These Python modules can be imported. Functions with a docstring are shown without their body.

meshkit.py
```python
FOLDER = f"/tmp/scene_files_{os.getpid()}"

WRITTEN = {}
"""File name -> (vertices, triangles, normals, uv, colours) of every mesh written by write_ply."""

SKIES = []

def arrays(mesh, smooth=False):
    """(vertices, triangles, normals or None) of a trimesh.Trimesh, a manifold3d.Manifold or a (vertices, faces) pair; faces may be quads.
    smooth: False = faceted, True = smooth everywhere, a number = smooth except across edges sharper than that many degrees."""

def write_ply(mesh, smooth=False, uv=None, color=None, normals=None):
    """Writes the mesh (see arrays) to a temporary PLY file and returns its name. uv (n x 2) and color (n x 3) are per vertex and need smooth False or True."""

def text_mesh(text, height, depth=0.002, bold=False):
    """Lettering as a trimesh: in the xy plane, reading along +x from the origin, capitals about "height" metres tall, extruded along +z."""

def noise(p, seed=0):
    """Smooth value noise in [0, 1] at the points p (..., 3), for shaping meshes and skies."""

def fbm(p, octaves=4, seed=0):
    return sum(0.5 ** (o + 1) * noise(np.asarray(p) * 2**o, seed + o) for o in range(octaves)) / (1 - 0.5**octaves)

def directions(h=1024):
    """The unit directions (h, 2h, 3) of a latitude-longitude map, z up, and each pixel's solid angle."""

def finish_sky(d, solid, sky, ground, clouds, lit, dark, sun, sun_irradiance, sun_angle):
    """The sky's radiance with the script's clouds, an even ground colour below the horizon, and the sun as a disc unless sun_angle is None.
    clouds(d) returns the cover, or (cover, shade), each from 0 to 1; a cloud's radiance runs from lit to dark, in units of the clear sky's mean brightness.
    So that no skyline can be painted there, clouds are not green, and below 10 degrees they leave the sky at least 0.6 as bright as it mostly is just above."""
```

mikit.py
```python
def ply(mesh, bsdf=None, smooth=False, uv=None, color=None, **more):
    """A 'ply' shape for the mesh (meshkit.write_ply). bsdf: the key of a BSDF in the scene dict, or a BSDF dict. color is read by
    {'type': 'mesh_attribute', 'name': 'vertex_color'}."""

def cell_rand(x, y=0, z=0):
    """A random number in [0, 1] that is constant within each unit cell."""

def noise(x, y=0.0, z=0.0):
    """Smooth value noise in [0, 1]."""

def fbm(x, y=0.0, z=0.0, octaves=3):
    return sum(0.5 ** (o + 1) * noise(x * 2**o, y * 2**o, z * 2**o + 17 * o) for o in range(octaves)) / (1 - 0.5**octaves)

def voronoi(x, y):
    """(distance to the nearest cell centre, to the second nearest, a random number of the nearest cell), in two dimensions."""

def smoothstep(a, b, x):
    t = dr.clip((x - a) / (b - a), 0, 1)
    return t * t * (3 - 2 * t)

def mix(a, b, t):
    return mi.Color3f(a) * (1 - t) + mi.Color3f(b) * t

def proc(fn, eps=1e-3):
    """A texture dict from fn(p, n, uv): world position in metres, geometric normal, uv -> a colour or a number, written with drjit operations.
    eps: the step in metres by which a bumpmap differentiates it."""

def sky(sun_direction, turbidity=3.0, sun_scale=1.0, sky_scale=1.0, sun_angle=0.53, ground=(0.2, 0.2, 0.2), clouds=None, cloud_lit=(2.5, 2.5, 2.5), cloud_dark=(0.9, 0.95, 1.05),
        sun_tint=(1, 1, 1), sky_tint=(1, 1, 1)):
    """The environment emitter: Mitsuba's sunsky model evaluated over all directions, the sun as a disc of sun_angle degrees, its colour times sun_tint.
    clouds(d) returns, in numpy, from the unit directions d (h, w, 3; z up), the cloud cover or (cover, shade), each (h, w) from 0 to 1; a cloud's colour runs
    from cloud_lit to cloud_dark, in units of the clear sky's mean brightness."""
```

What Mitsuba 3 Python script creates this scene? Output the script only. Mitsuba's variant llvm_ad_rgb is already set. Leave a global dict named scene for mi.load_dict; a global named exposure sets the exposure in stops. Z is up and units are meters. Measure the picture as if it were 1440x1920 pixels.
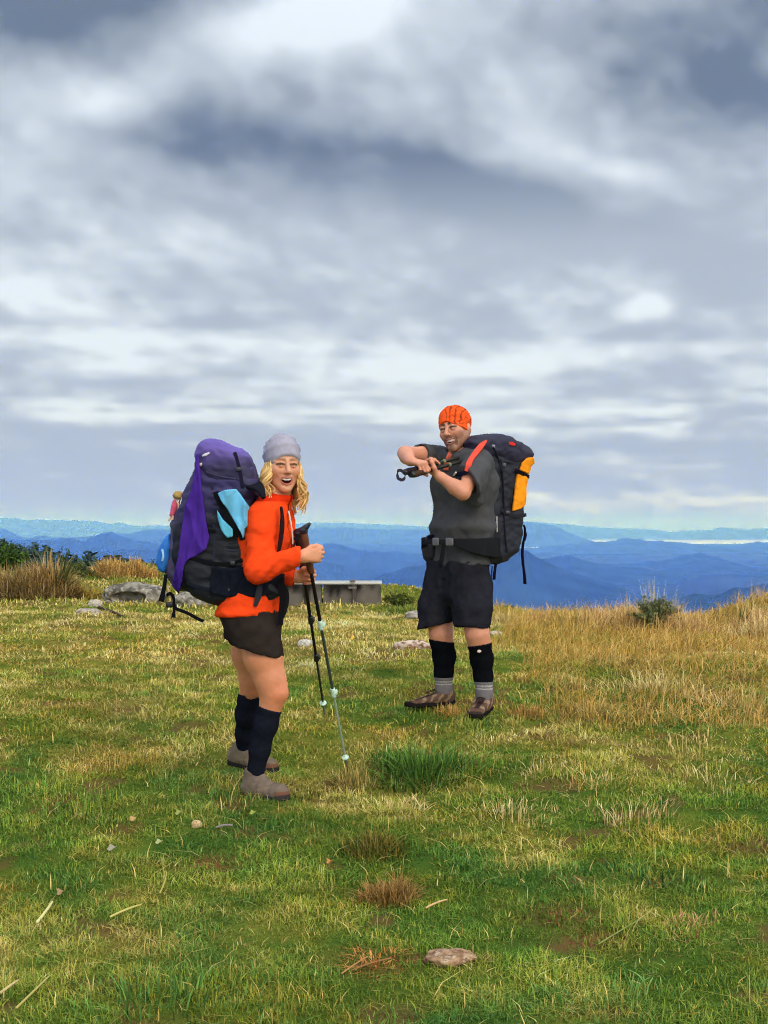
import math, numpy as np, trimesh, mitsuba as mi, mikit, meshkit
from scipy.interpolate import PchipInterpolator, CubicSpline
from scipy.sparse import coo_matrix
from concurrent.futures import ThreadPoolExecutor
T = mi.ScalarTransform4f
scene, labels = {}, {}
rng = np.random.default_rng(7)

# ---------------------------------------------------------------- camera, sky, exposure
F, CX, HY, ZC = 2815.0, 720.0, 985.0, 1.26          # focal length in photo pixels, optical column, eye-level row, eye height
scene['camera'] = {'type': 'perspective', 'fov': 2 * math.degrees(math.atan(720 / F)), 'fov_axis': 'x', 'near_clip': 0.1, 'far_clip': 120000.0,
                   'principal_point_offset_y': (960 - HY) / 1920.0,
                   'to_world': T().look_at(origin=[0, 0, ZC], target=[0, 1, ZC], up=[0, 0, 1]), 'medium': {'type': 'ref', 'id': 'haze_air'}}
exposure = 2.68
SUN = (0.40, -0.76, 0.50)

def clouds(d):
    z = np.maximum(d[..., 2], 0.012)
    el = np.degrees(np.arcsin(np.clip(d[..., 2], -1, 1)))
    az = np.degrees(np.arctan2(d[..., 0], d[..., 1]))
    qx, qy = d[..., 0] / z, d[..., 1] / z
    q = np.stack([qx, qy, qx * 0], -1)
    q = q @ np.array([[.8, .6, 0], [-.6, .8, 0], [0, 0, 1]]) + 3.3
    warp = meshkit.fbm(q * .6, 4) - .5
    q2 = q + np.stack([warp, warp * .8, warp * 0], -1) * .8
    a = meshkit.fbm(q2 * .8, 7, 5)
    b = meshkit.fbm(q2 * [1.5, 1.5, 1] + 9, 5, 11)
    low = np.clip(1 - el / 13, 0, 1)
    vv = 13 * np.log(1 + np.maximum(el, 0) / 5)
    lump = meshkit.fbm(np.stack([az / 2.1 + vv * .25 + 40, vv, az * 0], -1), 6, 21) * .6 + .42 * (meshkit.fbm(np.stack([az / .95 + vv * .5 + 70, vv * 2.1, az * 0 + 2], -1), 4, 27) - .5) + meshkit.fbm(np.stack([az / 5.0 + 9, vv * .45 + .1 * az, az * 0 + 4], -1), 5, 23) * .4 - .5
    s = .49 + 1.0 * (a - .5) * (1 - .5 * low) + 1.1 * (b - .5) * (.25 + low) + 1.25 * lump * np.clip((150 - np.abs(az)) / 30, 0, 1) * (1 - .40 * np.clip((el - 8) / 5, 0, 1)) - .18 * np.exp(-((el - 6.3) / 2.8) ** 2)
    # the cloud banks of this sky: (azimuth, elevation, half widths, tilt, amount); positive is a thick grey bank
    for A, E, wa, we, t, k in ((-11.8, 19.6, 5.5, 2.3, 0, .60), (-3.0, 18.6, 3.6, 1.3, .15, -.62), (-10.4, 15.6, 2.2, .9, .2, -.45), (-6.5, 14.4, 4.5, 1.5, -.10, .34), (0.6, 13.6, 5.2, 1.7, -.16, .40),
                               (5.6, 11.7, 3.6, 1.2, -.12, .42), (11.5, 16.2, 4.6, 2.3, -.1, .34), (11.8, 9.8, 3.4, 1.2, -.1, .36), (4.0, 19.0, 3.0, 1.0, 0, -.12), (8.2, 13.3, 5.0, .7, -.22, -.26), (-13.2, 13.2, 2.4, 1.0, 0, -.18),
                               (-13.4, 8.8, 2.6, .7, 0, -.46), (10.0, 8.1, 1.1, .45, 0, -.42), (-9.0, 6.9, 6.5, .42, 0, -.34), (1.0, 6.1, 5.5, .55, 0, -.34), (11.5, 6.6, 4.0, .35, 0, -.30), (-4.0, 10.3, 6.0, 1.3, 0, -.05),
                               (0.0, 5.0, 4.5, .35, 0, -.25), (-6.5, 2.2, 7.5, 1.0, 0, .22), (4.0, 4.3, 8.0, .28, 0, -.22), (-9.5, 4.1, 4.0, .25, 0, -.30), (-7.5, 5.4, 8, .5, 0, .16), (9.0, 5.2, 6, .4, 0, .10), (9.5, 2.9, 6, .25, 0, .14), (11.0, .9, 7.0, .35, 0, -.35), (8.5, 3.5, 5, .16, 0, -.25)):
        x = az - A
        y = el - E - t * x
        s = s + 1.4 * k * np.exp(-(x / wa) ** 2 - (y / we) ** 2)
    s = s + .10 * np.exp(-(el / 1.1) ** 2) + .16 * np.exp(-((el - 2.2) / 1.2) ** 2)
    v = LIT * (1 - np.clip(s, 0, 1) ** .9) + DARK * np.clip(s, 0, 1) ** .9
    away = np.degrees(np.arccos(np.clip(d @ (np.array(SUN) / np.linalg.norm(SUN)), -1, 1)))
    v = v * (1 + 1.1 * np.clip((el - 18) / 42, 0, 1) + 3.1 * np.exp(-(away / 58) ** 2))     # an overcast sky is brighter overhead and towards its sun
    floor = .66 * np.median(v[(el > 10) & (el < 20)])             # low cloud is never much darker than the cloud above it
    soft = floor + .12 * np.log1p(np.exp(np.clip((v - floor) / .12, -40, 40)))
    k = np.clip((14 - el) / 3.5, 0, 1)
    v = v * (1 - k) + soft * k
    return np.ones_like(s), (TOP - v) / (TOP - DARK)
LIT, DARK, TOP = 1.78, .43, 10.0

scene['sky'] = mikit.sky(SUN, turbidity=3, sun_scale=0.12, sun_angle=20, sun_tint=(1.05, 1.0, .88), sky_scale=1.0, clouds=clouds, cloud_lit=(9.0, 9.7, 10.4), cloud_dark=(0.305, 0.40, 0.53))
# the air between here and the far ranges
scene['haze_air'] = {'type': 'homogeneous', 'albedo': {'type': 'rgb', 'value': [.95, .97, .99]}, 'sigma_t': {'type': 'rgb', 'value': [1.6e-5, 3.9e-5, 1.8e-4]}}

def pt(px, py, Y):
    """The point at distance Y that the photograph shows at pixel (px, py)."""
    return np.array([(px - CX) / F * Y, Y, ZC - (py - HY) / F * Y])

def rgb(r, g, b):
    c = np.array([r, g, b]) / 255.0
    return np.where(c < .04045, c / 12.92, ((c + .055) / 1.055) ** 2.4)

# ---------------------------------------------------------------- materials
def vc(): return {'type': 'mesh_attribute', 'name': 'vertex_color'}
def M(name, **k): scene[name] = {'type': 'twosided', 'bsdf': {'type': 'principled', **k}}
scene['mat_cloth'] = {'type': 'twosided', 'bsdf': {'type': 'diffuse', 'reflectance': vc()}}
M('mat_nylon', base_color=vc(), roughness=.62, specular=.35, sheen=.15)
M('mat_skin', base_color=vc(), roughness=.48, specular=.4, sheen=.1)
M('mat_plastic', base_color=vc(), roughness=.38, specular=.5)
M('mat_metal', base_color=vc(), roughness=.35, metallic=.55, specular=.5)
scene['mat_rough'] = {'type': 'twosided', 'bsdf': {'type': 'diffuse', 'reflectance': vc()}}
M('mat_hair', base_color=vc(), roughness=.45, specular=.45, sheen=.2)
scene['mat_grass'] = {'type': 'twosided', 'bsdf': {'type': 'diffuse', 'reflectance': vc()}}

def struct(key, shape, label=None):
    scene[key] = shape
    labels[key] = {'kind': 'structure'}
    if label: labels[key]['label'] = label
def thing(key, label, category, group=None, kind=None):
    k, n = key, 0
    while k in labels: n += 1; k = f'{key}_{n:03d}'
    labels[k] = {'label': label, 'category': category}
    if group: labels[k]['group'] = group
    if kind: labels[k]['kind'] = kind
    return k
def put(key, mesh, mat, color, smooth=True, label=None, kind=None):
    """One mesh of the scene under the next free key; color is one colour, an array per vertex or a function of the vertices."""
    k, n = key, 0
    while k in scene: n += 1; k = f'{key}_{n:03d}'
    v = np.asarray(mesh.vertices if hasattr(mesh, 'vertices') else mesh[0], float)
    c = color(v) if callable(color) else np.asarray(color, float)
    if c.ndim == 1: c = np.tile(c, (len(v), 1))
    scene[k] = mikit.ply(mesh, mat, smooth=smooth, color=np.clip(c, 0, 1))
    if label or kind:
        labels.setdefault(k, {})
        if label: labels[k]['label'] = label
        if kind: labels[k]['kind'] = kind
    return k
def N3(p, s, o=3, seed=0): return meshkit.fbm(np.asarray(p) * s, o, seed)
def varied(c, amt=.25, s=25., seed=0):
    """A colour with cloth-like mottling."""
    c = np.asarray(c, float)
    return lambda v: c[None] * (1 + amt * 2 * (N3(v, s, 3, seed) - .5))[:, None]
# ---------------------------------------------------------------- modelling kit
POOL = ThreadPoolExecutor(4)
def nrm(a):
    a = np.asarray(a, float)
    return a / np.linalg.norm(a)
def smin(a, b, k):
    h = np.clip(k - np.abs(a - b), 0, None) / k
    return np.minimum(a, b) - h * h * k * .25
def smax(a, b, k): return -smin(-a, -b, k)
def cone(P, a, b, ra, rb):
    a, b = np.asarray(a, float), np.asarray(b, float)
    ba = b - a
    t = np.clip((P - a) @ ba / max(ba @ ba, 1e-12), 0, 1)
    return np.linalg.norm(P - a - t[:, None] * ba, axis=1) - (ra + (rb - ra) * t)
def chain(P, pts, rs, k=.02):
    d = None
    for i in range(len(pts) - 1):
        e = cone(P, pts[i], pts[i + 1], rs[i], rs[i + 1])
        d = e if d is None else smin(d, e, k)
    return d
def ball(P, c, r): return np.linalg.norm(P - np.asarray(c), axis=1) - r
def ell(P, c, r, R=None):
    q = P - np.asarray(c)
    if R is not None: q = q @ R
    r = np.asarray(r, float)
    k0 = np.linalg.norm(q / r, axis=1)
    k1 = np.linalg.norm(q / r ** 2, axis=1)
    return k0 * (k0 - 1) / np.maximum(k1, 1e-9)
def rbox(P, c, h, r, R=None):
    q = P - np.asarray(c)
    if R is not None: q = q @ R
    q = np.abs(q) - (np.asarray(h) - r)
    return np.linalg.norm(np.maximum(q, 0), axis=1) + np.minimum(q.max(1), 0) - r
def polysd(x, y, poly):
    """Signed distance in the plane to a closed polygon."""
    poly = np.asarray(poly, float)
    d = np.full(len(x), 1e9)
    inside = np.zeros(len(x), bool)
    n = len(poly)
    for i in range(n):
        ax, ay = poly[i]; bx, by = poly[(i + 1) % n]
        ex, ey = bx - ax, by - ay
        wx, wy = x - ax, y - ay
        t = np.clip((wx * ex + wy * ey) / (ex * ex + ey * ey), 0, 1)
        d = np.minimum(d, (wx - ex * t) ** 2 + (wy - ey * t) ** 2)
        c = (ay > y) != (by > y)
        with np.errstate(divide='ignore', invalid='ignore'):
            inside ^= c & (x < ex * (y - ay) / (ey if ey else 1e-12) + ax)
    return np.where(inside, -1, 1) * np.sqrt(d)
def pillow(d2, h, hw, r):
    """A 2-D distance d2 thickened to +-hw along h, edges rounded by r."""
    a, b = d2 + r, np.abs(h) - hw + r
    return np.sqrt(np.maximum(a, 0) ** 2 + np.maximum(b, 0) ** 2) + np.minimum(np.maximum(a, b), 0) - r
def nets(f, lo, hi, h, B=8):
    """The zero surface of f inside the box lo..hi at spacing h (surface nets)."""
    lo, hi = np.asarray(lo, float), np.asarray(hi, float)
    nb = np.ceil((hi - lo) / (h * B)).astype(int)
    n = nb * B
    cc = np.stack(np.meshgrid(*[np.arange(k) for k in nb], indexing='ij'), -1).reshape(-1, 3)
    dc = f(lo + (cc * B + (B - 1) / 2) * h)
    act = cc[np.abs(dc) < .87 * B * h * 1.35 + .012]
    val = np.repeat(np.repeat(np.repeat(dc.reshape(nb), B, 0), B, 1), B, 2).astype(np.float32)
    loc = np.stack(np.meshgrid(*[np.arange(B)] * 3, indexing='ij'), -1).reshape(-1, 3)
    def fill(i):
        idx = (act[i:i + 60, None] * B + loc[None]).reshape(-1, 3)
        val[idx[:, 0], idx[:, 1], idx[:, 2]] = f(lo + idx * h)
    list(POOL.map(fill, range(0, len(act), 60)))
    s = val < 0
    s[0] = s[-1] = False; s[:, 0] = s[:, -1] = False; s[:, :, 0] = s[:, :, -1] = False
    val = np.where(s, np.minimum(val, -1e-6), np.maximum(val, 1e-6))
    corners = np.array([[a, b, c] for a in (0, 1) for b in (0, 1) for c in (0, 1)])
    cnt = sum(s[a:n[0] - 1 + a, b:n[1] - 1 + b, c:n[2] - 1 + c].astype(np.int8) for a, b, c in corners)
    cells = np.argwhere((cnt > 0) & (cnt < 8))
    cv = np.stack([val[cells[:, 0] + a, cells[:, 1] + b, cells[:, 2] + c] for a, b, c in corners], 1)
    acc, num = np.zeros((len(cells), 3)), np.zeros(len(cells))
    for i in range(8):
        for j in range(i + 1, 8):
            if np.abs(corners[i] - corners[j]).sum() == 1:
                m = (cv[:, i] < 0) != (cv[:, j] < 0)
                t = cv[m, i] / (cv[m, i] - cv[m, j])
                acc[m] += corners[i] + t[:, None] * (corners[j] - corners[i])
                num[m] += 1
    V = lo + (cells + acc / num[:, None]) * h
    ids = np.full(n, -1, np.int64)
    ids[cells[:, 0], cells[:, 1], cells[:, 2]] = np.arange(len(cells))
    quads = []
    for ax in range(3):
        u, w = (ax + 1) % 3, (ax + 2) % 3
        a = [slice(1, n[k] - 1) for k in range(3)]; b = list(a)
        b[ax] = slice(2, n[ax])
        e = np.argwhere(s[tuple(a)] != s[tuple(b)]) + 1
        flip = s[e[:, 0], e[:, 1], e[:, 2]]
        o = np.zeros((4, 3), int); o[1, u] = -1; o[2, u] = o[2, w] = -1; o[3, w] = -1
        q = np.stack([ids[tuple((e + k).T)] for k in o], 1)
        q = np.where(flip[:, None], q, q[:, ::-1])
        quads.append(q[(q >= 0).all(1)])
    q = np.vstack(quads)
    m = trimesh.Trimesh(V, np.vstack([q[:, [0, 1, 2]], q[:, [0, 2, 3]]]), process=False)
    m.remove_unreferenced_vertices()
    return m
def soften(m, it=2):
    f, n = m.faces, len(m.vertices)
    e = np.vstack([f[:, [0, 1]], f[:, [1, 2]], f[:, [2, 0]]])
    A = coo_matrix((np.ones(len(e) * 2), (np.r_[e[:, 0], e[:, 1]], np.r_[e[:, 1], e[:, 0]])), shape=(n, n)).tocsr()
    A.data[:] = 1
    deg = np.maximum(np.asarray(A.sum(1)), 1)
    v = np.array(m.vertices)
    for _ in range(it * 2):
        for w in (.5, -.52): v = v + w * (A @ v / deg - v)
    return trimesh.Trimesh(v, f, process=False)
def curve(pts, n=24):
    pts = np.asarray(pts, float)
    if len(pts) == 2: return pts[0] + np.linspace(0, 1, n)[:, None] * (pts[1] - pts[0])
    t = np.r_[0, np.cumsum(np.linalg.norm(np.diff(pts, axis=0), axis=1))]
    return CubicSpline(t, pts)(np.linspace(0, t[-1], n))
def tube(pts, r, sides=8, n=None, cap=True):
    p = curve(pts, n) if n else np.asarray(pts, float)
    r = np.broadcast_to(np.asarray(r, float), len(p)) if np.ndim(r) == 0 or len(r) == len(p) else np.interp(np.linspace(0, 1, len(p)), np.linspace(0, 1, len(r)), r)
    tg = np.gradient(p, axis=0); tg /= np.linalg.norm(tg, axis=1, keepdims=True) + 1e-12
    u = np.cross(tg[0], [0, 0, 1] if abs(tg[0][2]) < .9 else [1, 0, 0]); u = nrm(u)
    us = []
    for t in tg:
        u = nrm(u - t * (u @ t)); us.append(u)
    us = np.array(us); w = np.cross(tg, us)
    a = np.arange(sides) / sides * 2 * np.pi
    v = (p[:, None] + r[:, None, None] * (np.cos(a)[None, :, None] * us[:, None] + np.sin(a)[None, :, None] * w[:, None])).reshape(-1, 3)
    f, m = [], len(p)
    i, j = np.meshgrid(np.arange(m - 1), np.arange(sides), indexing='ij')
    a0 = i * sides + j; a1 = i * sides + (j + 1) % sides
    f = np.vstack([np.stack([a0, a1, a1 + sides], -1).reshape(-1, 3), np.stack([a0, a1 + sides, a0 + sides], -1).reshape(-1, 3)])
    if cap:
        v = np.vstack([v, p[:1], p[-1:]])
        k = np.arange(sides)
        f = np.vstack([f, np.stack([k * 0 + m * sides, (k + 1) % sides, k], 1), np.stack([k * 0 + m * sides + 1, (m - 1) * sides + k, (m - 1) * sides + (k + 1) % sides], 1)])
    return trimesh.Trimesh(v, f, process=False)
def ribbon(pts, width, thick, side, n=20):
    """A flat strap along a curve, its width lying along side (made square to the curve)."""
    p = curve(pts, n)
    tg = np.gradient(p, axis=0); tg /= np.linalg.norm(tg, axis=1, keepdims=True) + 1e-12
    side = np.broadcast_to(np.asarray(side, float), p.shape)
    s = side - tg * (side * tg).sum(1, keepdims=True); s /= np.linalg.norm(s, axis=1, keepdims=True) + 1e-12
    u = np.cross(tg, s)
    w = np.broadcast_to(np.asarray(width, float), n)[:, None] / 2 if np.ndim(width) == 0 else np.interp(np.linspace(0, 1, n), np.linspace(0, 1, len(width)), width)[:, None] / 2
    t = thick / 2
    prof = [(-1, -.4), (-.9, -1), (.9, -1), (1, -.4), (1, .4), (.9, 1), (-.9, 1), (-1, .4)]
    v = np.stack([p + s * w * a + u * t * b for a, b in prof], 1).reshape(-1, 3)
    k = len(prof)
    i, j = np.meshgrid(np.arange(n - 1), np.arange(k), indexing='ij')
    a0, a1 = i * k + j, i * k + (j + 1) % k
    f = np.vstack([np.stack([a0, a1, a1 + k], -1).reshape(-1, 3), np.stack([a0, a1 + k, a0 + k], -1).reshape(-1, 3)])
    c = np.arange(1, k - 1)
    f = np.vstack([f, np.stack([c * 0, c + 1, c], 1), np.stack([c * 0, c, c + 1], 1) + (n - 1) * k])
    m = trimesh.Trimesh(v, f, process=False); m.fix_normals(); return m
def block(c, h, R=None, r=.004):
    """A small box with chamfered edges."""
    h = np.asarray(h, float); r = min(r, h.min() * .6)
    pts = []
    for sx in (-1, 1):
        for sy in (-1, 1):
            for sz in (-1, 1):
                for k in range(3):
                    q = h - r; q[k] = h[k]; pts.append(q * [sx, sy, sz])
    m = trimesh.convex.convex_hull(np.array(pts))
    v = m.vertices if R is None else m.vertices @ np.asarray(R).T
    return trimesh.Trimesh(v + np.asarray(c), m.faces, process=False)
def cat(ms): return trimesh.util.concatenate(ms)
def frame(fwd, up=(0, 0, 1)):
    """Columns: right, forward, up."""
    f = nrm(fwd); r = nrm(np.cross(f, up)); return np.stack([r, f, np.cross(r, f)], 1)
def joined(parts):
    vs, fs, cs, o = [], [], [], 0
    for v, f, c in parts:
        vs.append(v); fs.append(f + o); cs.append(c); o += len(v)
    return (np.vstack(vs), np.vstack(fs)), np.vstack(cs)
# ---------------------------------------------------------------- terrain
_near_l = PchipInterpolator([-30, 0, 4.4, 6.92, 8.45, 11, 14, 18, 23, 30, 45, 80, 150, 300, 500, 1000, 2000, 3200, 60000], [-1.2, -.45, -.20, .0, .167, .32, .385, .38, .26, -.3, -2.2, -6.0, -10, -17, -40, -110, -220, -262, -262])
_near_r = PchipInterpolator([-30, 0, 4.4, 6.92, 8.45, 11, 14, 17, 23, 30, 45, 80, 150, 300, 500, 1000, 2000, 3200, 60000], [-1.2, -.45, -.20, .0, .167, .33, .35, .22, -.3, -1.2, -3.4, -8.5, -18, -40, -66, -130, -230, -262, -262])
def sst(a, b, x):
    t = np.clip((x - a) / (b - a), 0, 1); return t * t * (3 - 2 * t)
def gz(x, y, fine=True):
    """Height of the ground."""
    x, y = np.asarray(x, float), np.asarray(y, float)
    w = sst(-.4, 2.2, x / np.maximum(y, 6) * 14)
    d = np.where(y > 0, np.sqrt(y * y + np.maximum(np.abs(x) - .4 * np.abs(y), 0) ** 2), np.maximum(y, -25))
    z = _near_l(d) * (1 - w) + _near_r(d) * w
    R_ = np.hypot(x, y)
    bk = sst(12, 40, R_) * (y <= 0)
    z = z * (1 - bk) + _near_l(np.maximum(R_, 30)) * bk
    z = z + .30 * np.exp(-((x + 4.9) / 1.25) ** 2 - ((y - 19.0) / 1.8) ** 2) + .36 * np.exp(-((x + 3.6) / 1.0) ** 2 - ((y - 22) / 1.6) ** 2) + .24 * np.exp(-((x - 4.1) / .9) ** 2 - ((y - 14.5) / 1.3) ** 2) + .10 * np.exp(-((x - 2.3) / .6) ** 2 - ((y - 13.6) / 1.0) ** 2) - .17 * np.exp(-((x - 3.05) / .42) ** 2 - ((y - 14.2) / 2.2) ** 2) - .06 * np.exp(-((x - 1.4) / .5) ** 2 - ((y - 14) / 2) ** 2) * (x > .3) + .12 * np.exp(-((x - .2) / .5) ** 2 - ((y - 19.6) / 1.0) ** 2)
    if fine:
        q = np.stack([x, y, x * 0], -1)
        k = np.clip(d / 6, .6, 1) * (d < 60)
        z = z + k * (.10 * (meshkit.fbm(q * .8, 2, 3) - .5) + .05 * (meshkit.fbm(q * 3.1, 2, 4) - .5) + .022 * (meshkit.fbm(q * 10., 2, 6) - .5))
    # flat where boots stand
    for fx, fy, fz in FEET:
        wgt = np.exp(-((x - fx) ** 2 + (y - fy) ** 2) / .16 ** 2)
        z = z * (1 - wgt) + (fz + .006) * wgt
    return z
FEET = [(*pt(492, 1499, 6.92)[:2], pt(492, 1499, 6.92)[2]), (*pt(480, 1448, 7.32)[:2], pt(480, 1448, 7.32)[2] - .005), (*pt(808, 1332, 8.62)[:2], pt(808, 1332, 8.62)[2]), (*pt(900, 1349, 8.4)[:2], pt(900, 1349, 8.4)[2])]

def dryness(x, y):
    """0 = lush green turf, 1 = straw."""
    q = np.stack([x, y, x * 0], -1)
    n = .45 * meshkit.fbm(q * .9, 3, 21) + .55 * meshkit.fbm(q * 3.4, 3, 22)
    base = np.interp(y, [3, 4.4, 5.5, 7, 8.5, 11, 14, 18], [.12, .14, .20, .31, .50, .62, .64, .56])
    base = base + .16 * sst(.3, 2.5, x * 8 / np.maximum(y, 3)) * sst(5.5, 9, y)
    return np.clip(base + 1.35 * (n - .5) + .5 * (meshkit.fbm(q * 9, 2, 24) - .5), 0, 1)
PAL = np.array([rgb(76, 106, 42), rgb(98, 120, 46), rgb(126, 132, 52), rgb(148, 138, 68), rgb(174, 154, 92), rgb(208, 188, 130)])
def grass_color(t):
    t = np.clip(t, 0, .999) * (len(PAL) - 1)
    i = t.astype(int); k = (t - i)[:, None]
    return PAL[i] * (1 - k) + PAL[i + 1] * k

def ground_mesh():
    ang = np.radians(np.r_[np.arange(-180, -30, 6.), np.linspace(-30, 30, 241), np.arange(36, 180, 6.)])
    dist = np.r_[.05, .5, 1., 1.6, 2.2, 2.8, 3.3, np.arange(3.7, 16, .055), np.arange(16, 30, .16), np.geomspace(30, 60000, 90)]
    A, D = np.meshgrid(ang, dist, indexing='ij')
    x, y = np.sin(A) * D, np.cos(A) * D
    z = gz(x.ravel(), y.ravel()).reshape(x.shape)
    far = sst(40, 400, D)
    z = z + far * np.minimum(D * .012, 60) * (meshkit.fbm(np.stack([x / 420, y / 420, x * 0], -1), 4, 9) - .5)
    z = np.where(D > 16500, np.minimum(z, -262), z)
    n, m = x.shape
    i, j = np.meshgrid(np.arange(n), np.arange(m - 1), indexing='ij')
    a, b = i * m + j, ((i + 1) % n) * m + j
    f = np.vstack([np.stack([a, a + 1, b + 1], -1).reshape(-1, 3), np.stack([a, b + 1, b], -1).reshape(-1, 3)])
    return np.stack([x, y, z], -1).reshape(-1, 3), f
gv, gf = ground_mesh()
gd = np.hypot(gv[:, 0], gv[:, 1])
gq = gv * [1, 1, 0]
t = dryness(gv[:, 0], np.clip(gv[:, 1], 0, 40))
gc = grass_color(t * .75) * (.42 + .35 * meshkit.fbm(gq * 14, 3, 31))[:, None]
soil = sst(.60, .72, meshkit.fbm(gq * 4.5, 3, 33))[:, None]
gc = gc * (1 - .75 * soil) + np.array(rgb(96, 72, 46)) * .75 * soil
for ax, ay, rx, ry in ((395, 1627, .17, .10), (700, 1815, .16, .10), (1040, 1725, .18, .12), (1150, 1770, .2, .1), (130, 1500, .12, .12)):
    Y = 5.0
    for _ in range(12):
        X = (ax - CX) / F * Y; Y = (ZC - float(gz(X, Y, False))) * F / (ay - HY)
    w = np.exp(-(((gv[:, 0] - X) / rx) ** 2 + ((gv[:, 1] - Y) / ry) ** 2) * 1.2)[:, None] * np.clip(.5 + meshkit.fbm(gq * 22, 2, 35), 0, 1)[:, None]
    gc = gc * (1 - w) + np.array(rgb(112, 74, 50)) * w
forest = sst(25, 70, gd)[:, None]
gc = gc * (1 - forest) + np.array([.030, .046, .028]) * (.6 + .8 * meshkit.fbm(gq / 60, 3, 36))[:, None] * forest
struct('ground', mikit.ply((gv, gf), 'mat_rough', smooth=True, color=np.clip(gc, 0, 1)), 'grassy summit ground falling away to forested valleys')

M('mat_sea', base_color={'type': 'rgb', 'value': [.55, .62, .70]}, roughness=.35, specular=.6)
sv = np.array([[-40000, 14500, -258], [40000, 14500, -258], [55000, 56000, -258], [-55000, 56000, -258.]])
struct('sea', mikit.ply((sv, np.array([[0, 1, 2], [0, 2, 3]])), 'mat_sea'), 'pale strip of sea behind the blue ranges')

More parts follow.
